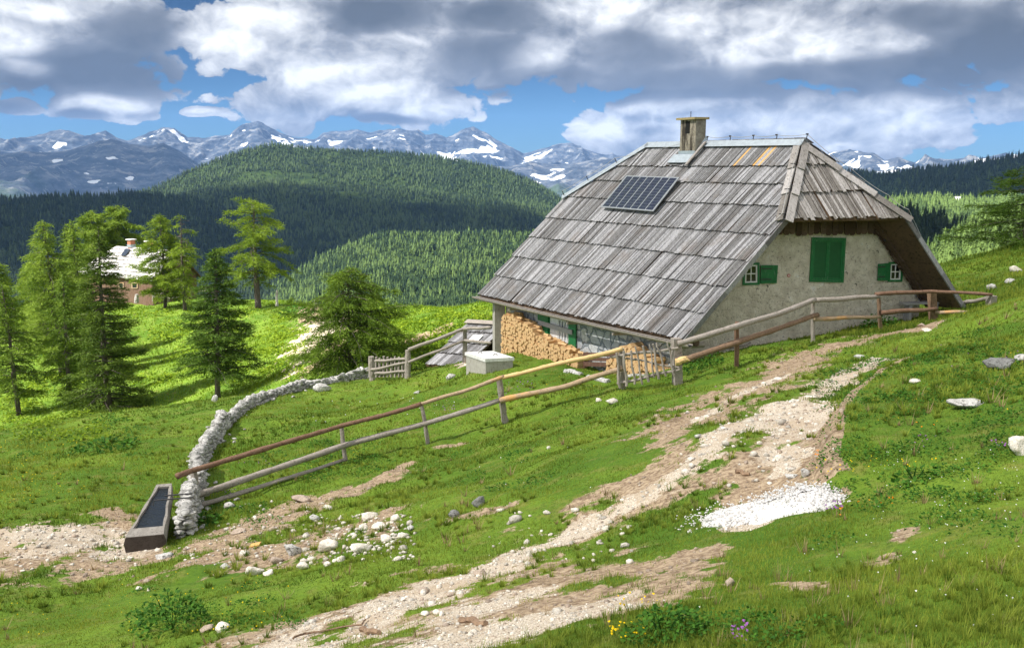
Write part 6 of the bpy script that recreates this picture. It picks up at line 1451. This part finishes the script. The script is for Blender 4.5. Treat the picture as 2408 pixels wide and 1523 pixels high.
# domain warp
def warp(scale, amt):
    nn = w.n('ShaderNodeTexNoise'); nn.noise_dimensions = '2D'; w.set(nn, 'Vector', uv); w.set(nn, 'Scale', scale); w.set(nn, 'Detail', 3.0)
    a = w.n('ShaderNodeVectorMath'); a.operation = 'SUBTRACT'; w.L.new(nn.outputs['Color'], a.inputs[0]); a.inputs[1].default_value = (.5, .5, .5)
    b = w.n('ShaderNodeVectorMath'); b.operation = 'SCALE'; w.L.new(a.outputs[0], b.inputs[0]); w.set(b, 3, amt); return b.outputs[0]
def vadd(a, b):
    n = w.n('ShaderNodeVectorMath'); n.operation = 'ADD'; w.set(n, 0, a); w.set(n, 1, b); return n.outputs[0]
uvw = vadd(uv, warp(.13, 2.2))
sepw = w.n('ShaderNodeSeparateXYZ'); w.L.new(uvw, sepw.inputs[0]); wx, wy = sepw.outputs[0], sepw.outputs[1]
def ell(cx, cy, rx, ry):
    """1 in the centre, 0 at the rim; arguments in photo pixels"""
    a0, e0 = azel(cx, cy); a1, _ = azel(cx+rx, cy); _, e1 = azel(cx, cy-ry)
    dx = w.math('MULTIPLY', w.math('SUBTRACT', wx, a0), 1/abs(a1-a0)); dy = w.math('MULTIPLY', w.math('SUBTRACT', wy, e0*1.5), 1/abs((e1-e0)*1.5))
    d = w.math('SQRT', w.math('ADD', w.math('MULTIPLY', dx, dx), w.math('MULTIPLY', dy, dy)))
    return w.math('SUBTRACT', 1.0, d)
def field(lst):
    f = None
    for e in lst:
        v = ell(*e); f = v if f is None else w.math('SMOOTH_MAX', f, v, .15)
    return f
BL = [(860, 10, 170, 60), (1120, 10, 330, 80), (80, 60, 330, 160), (260, 200, 150, 60), (245, 250, 135, 38), (460, 268, 52, 14), (700, 90, 290, 110), (880, 170, 250, 95), (950, 240, 190, 55), (1250, 80, 330, 130),
      (1650, 90, 420, 130), (2050, 100, 420, 125), (2400, 60, 300, 140), (690, 245, 170, 55), (705, 295, 45, 22), (1440, 315, 100, 75), (1560, 285, 170, 75),
      (1800, 290, 300, 80), (2000, 315, 250, 70), (2120, 280, 150, 75), (1990, 345, 60, 18), (2360, 245, 90, 42), (1480, 360, 140, 26), (560, 60, 90, 40), (60, 250, 60, 20)]
F0 = field(BL)
# the rest of the sky (overhead, behind) also carries clouds, added so the light is even
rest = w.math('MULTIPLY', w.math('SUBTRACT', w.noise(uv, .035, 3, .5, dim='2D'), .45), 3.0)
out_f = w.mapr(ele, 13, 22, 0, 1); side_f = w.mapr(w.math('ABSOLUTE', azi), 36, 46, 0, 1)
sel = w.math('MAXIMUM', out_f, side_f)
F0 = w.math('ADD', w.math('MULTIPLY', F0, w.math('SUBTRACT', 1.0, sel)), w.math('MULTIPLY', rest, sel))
def puff(vec, dt=5.0):
    wv2 = vadd(vec, warp(.5, 1.0)); v_ = w.n('ShaderNodeTexVoronoi'); v_.voronoi_dimensions = '2D'; v_.feature = 'SMOOTH_F1'; w.set(v_, 'Vector', wv2); w.set(v_, 'Scale', .42); w.set(v_, 'Detail', dt); w.set(v_, 'Roughness', .55); w.set(v_, 'Smoothness', .35); v_.normalize = True
    return w.math('SUBTRACT', 1.0, v_.outputs[0])
det = w.math('ADD', w.math('MULTIPLY', w.noise(uvw, .20, 10, .56, 0, dim='2D'), .42), w.math('MULTIPLY', puff(uvw), .78))
dens = w.math('ADD', F0, w.math('MULTIPLY', w.math('SUBTRACT', det, .69), 1.6))
alpha = w.mapr(dens, 0.0, .10)
# relief: the same noise looked up a little toward the sun
off = vadd(uvw, (-.45, .85, 0)); det2 = w.math('ADD', w.math('MULTIPLY', w.noise(off, .20, 10, .56, 0, dim='2D'), .42), w.math('MULTIPLY', puff(off), .78))
rel = w.math('SUBTRACT', det, det2)
off3 = vadd(uvw, (-1.8, 3.0, 0)); det3 = w.noise(off3, .10, 4, .5, 0, dim='2D'); det4 = w.noise(uvw, .10, 4, .5, 0, dim='2D')
rel2 = w.math('SUBTRACT', det4, det3)
DARK = [(350, 170, 110, 80), (1250, 215, 260, 26), (1650, 222, 420, 26), (2100, 205, 400, 36), (900, 30, 160, 60), (1120, 140, 150, 80), (230, 160, 240, 85), (60, 190, 200, 60), (1350, 190, 380, 55), (1750, 195, 420, 48), (2150, 180, 380, 65), (2360, 110, 200, 120), (1480, 130, 160, 110), (1150, 40, 120, 50), (320, 90, 120, 90), (0, 250, 90, 30), (2200, 40, 160, 50), (190, 275, 80, 18), (900, 285, 140, 14)]
LITE = [(640, 60, 180, 60), (880, 225, 200, 34), (1640, 60, 150, 70), (1850, 90, 170, 60), (1410, 310, 90, 60), (30, 90, 90, 50), (80, 160, 60, 30), (260, 245, 110, 26), (560, 110, 150, 70), (760, 180, 170, 60), (920, 240, 170, 30), (1250, 150, 70, 70), (1420, 20, 150, 60), (1430, 300, 70, 50), (1800, 60, 150, 60), (1750, 140, 70, 70), (1990, 120, 180, 40), (2110, 285, 120, 65), (1820, 285, 200, 38), (1620, 300, 90, 45), (1560, 250, 120, 30), (1985, 345, 50, 15), (460, 266, 40, 10), (1960, 90, 200, 50), (60, 20, 160, 30), (1010, 260, 100, 24)]
dk_ = w.mapr(field(DARK), -.15, .75); lt_ = w.mapr(field(LITE), -.25, .7)
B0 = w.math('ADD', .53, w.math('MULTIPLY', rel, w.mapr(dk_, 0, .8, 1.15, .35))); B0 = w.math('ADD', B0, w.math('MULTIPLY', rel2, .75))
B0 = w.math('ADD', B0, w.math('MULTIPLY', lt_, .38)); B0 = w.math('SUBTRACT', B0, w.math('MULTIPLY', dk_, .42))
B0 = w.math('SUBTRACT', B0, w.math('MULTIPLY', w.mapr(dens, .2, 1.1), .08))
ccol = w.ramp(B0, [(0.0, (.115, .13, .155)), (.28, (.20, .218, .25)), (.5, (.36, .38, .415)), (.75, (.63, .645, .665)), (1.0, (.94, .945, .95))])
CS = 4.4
ccol = w.mix(1.0, ccol, (CS, CS, CS), 'MULTIPLY'); ccol = w.mix(w.math('MULTIPLY', sel, .6), ccol, (7.0, 6.9, 6.6))  # unseen sky overhead and behind brightened as added fill light
skyc = w.mix(1.0, sky.outputs[0], (.11, .205, .31), 'MULTIPLY'); kk = w.mapr(ele, 1.5, 10, 1.0, .48); skyc = w.mix(kk, (0, 0, 0), skyc)
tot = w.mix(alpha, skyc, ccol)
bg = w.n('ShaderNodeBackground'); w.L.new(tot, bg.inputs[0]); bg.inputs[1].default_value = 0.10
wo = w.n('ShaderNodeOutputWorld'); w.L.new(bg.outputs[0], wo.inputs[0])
W.cycles.sampling_method = 'MANUAL'; W.cycles.sample_map_resolution = 512

# unseen clouds added toward the sun, shaped so their shadows fall on chosen land
def cloud(name, outline, H, label, seed, mat='cloud', grow=1.12):
    """outline: ground polygon [(x,y,z)] that should lie in its shadow"""
    pts_ = np.array([np.array(p, float)+sd*((H-p[2])/sd[2]) for p in outline]); c = pts_.mean(0); pts_ = c+(pts_-c)*grow
    k = 20
    per = []
    m = len(pts_)
    for i in range(m):
        for t in np.linspace(0, 1, 8, endpoint=False): per.append(pts_[i]*(1-t)+pts_[(i+1) % m]*t)
    per = np.array(per); npn = len(per); rings = 7; V = [c+np.array([0, 0, 110.])]; rim = [0.0]; span = np.linalg.norm(per-c, axis=1).mean()
    for r_ in range(1, rings+1):
        t = math.sin(r_/rings*math.pi/2); zc = 110*math.cos(r_/rings*math.pi/2)
        for j, q in enumerate(per):
            nzv = fbm(np.array([j*.35]), np.array([r_*.6]), seed, 3)[0]; rim.append(t); V.append(c+(q-c)*t*(1+(.05 if span < 300 else .12)*nzv*t)+np.array([0, 0, zc*(1+.4*nzv)]))
    rim.append(0.0); V.append(c-np.array([0, 0, 12.])); F = [(0, 1+j, 1+(j+1) % npn) for j in range(npn)]
    for r_ in range(rings-1):
        for j in range(npn):
            a = 1+r_*npn; F.append((a+j, a+npn+j, a+npn+(j+1) % npn, a+(j+1) % npn))
    a = 1+(rings-1)*npn; F += [(len(V)-1, a+(j+1) % npn, a+j) for j in range(npn)]
    o = mesh_obj(name, np.array(V), F, MAT[mat], smooth=True, attrs={'rim': rim}); props(o, label, 'cloud', kind='structure')
def gpix(px, Y): q = drop(px, Y); return q
build_ground()
def gp3(x, y): return (x, y, g1(x, y) if math.hypot(x, y) < 110 else -100.)
cloud("cloud", [gp3(-60, -70), (90, -70, 0), (110, 30, 0), (70, 70, -10), gp3(22, 52), gp3(2, 49), gp3(-14, 44), gp3(-26, 41), gp3(-50, 30)], 1500, "grey cumulus cloud drifting above the slope and house", 5, 'thin_shade_cloud', 1.22)
cloud("cloud", [(-1900, 1000, 0), (-800, 1150, -60), (-420, 1600, -100), (300, 1750, -100), (560, 2300, -40), (100, 2560, 0), (-600, 2650, 30), (-1700, 2700, 0)], 1600, "broad grey cumulus cloud above the wooded ridge", 6)
cloud("cloud", [(650, 2050, 0), (1500, 1500, 0), (2600, 2300, 0), (2100, 3200, 0), (900, 3100, 0)], 1600, "grey cumulus cloud above the far right forest", 7)
cloud("cloud", [(140, 470, -60), (280, 420, -60), (560, 760, -60), (430, 1000, -60), (200, 930, -60)], 1500, "small cumulus cloud above the right valley", 8)
cloud("cloud", [(-7500, 6500, 0), (-1500, 8200, 0), (-2300, 10600, 0), (-8500, 10500, 0)], 2900, "wide cumulus cloud above the left mountains", 9)
# haze
hm, hn = material("haze_air"); pv = hn.n('ShaderNodeVolumePrincipled'); hn.set(pv, 'Color', (.26, .50, 1.0, 1)); hn.set(pv, 'Density', HAZE); hn.set(pv, 'Anisotropy', .1)
ho = hn.n('ShaderNodeOutputMaterial'); hn.L.new(pv.outputs[0], ho.inputs['Volume'])
if HAZE > 0:
    mb = MB(); mb.box(np.array([0, 0, (900-520)/2.]), np.array([16600, 0, 0]), np.array([0, 16600, 0]), UZ*(900+520)/2.); props(mb.build("haze", hm), kind='stuff')
SC.view_settings.view_transform = 'Standard'; SC.view_settings.look = 'None'; SC.view_settings.exposure = EXPO; SC.view_settings.gamma = 1.0
SC.render.engine = 'CYCLES'; SC.cycles.use_denoising = True; SC.cycles.max_bounces = 6; SC.cycles.diffuse_bounces = 3; SC.cycles.transparent_max_bounces = 12; SC.cycles.volume_bounces = 0
SC.cycles.volume_step_rate = 5.0
print("LOGS", len([o for o in SC.objects if o.name.startswith('firewood')]), "TRIS", sum(len(o.data.polygons) for o in SC.objects if o.type == 'MESH'))
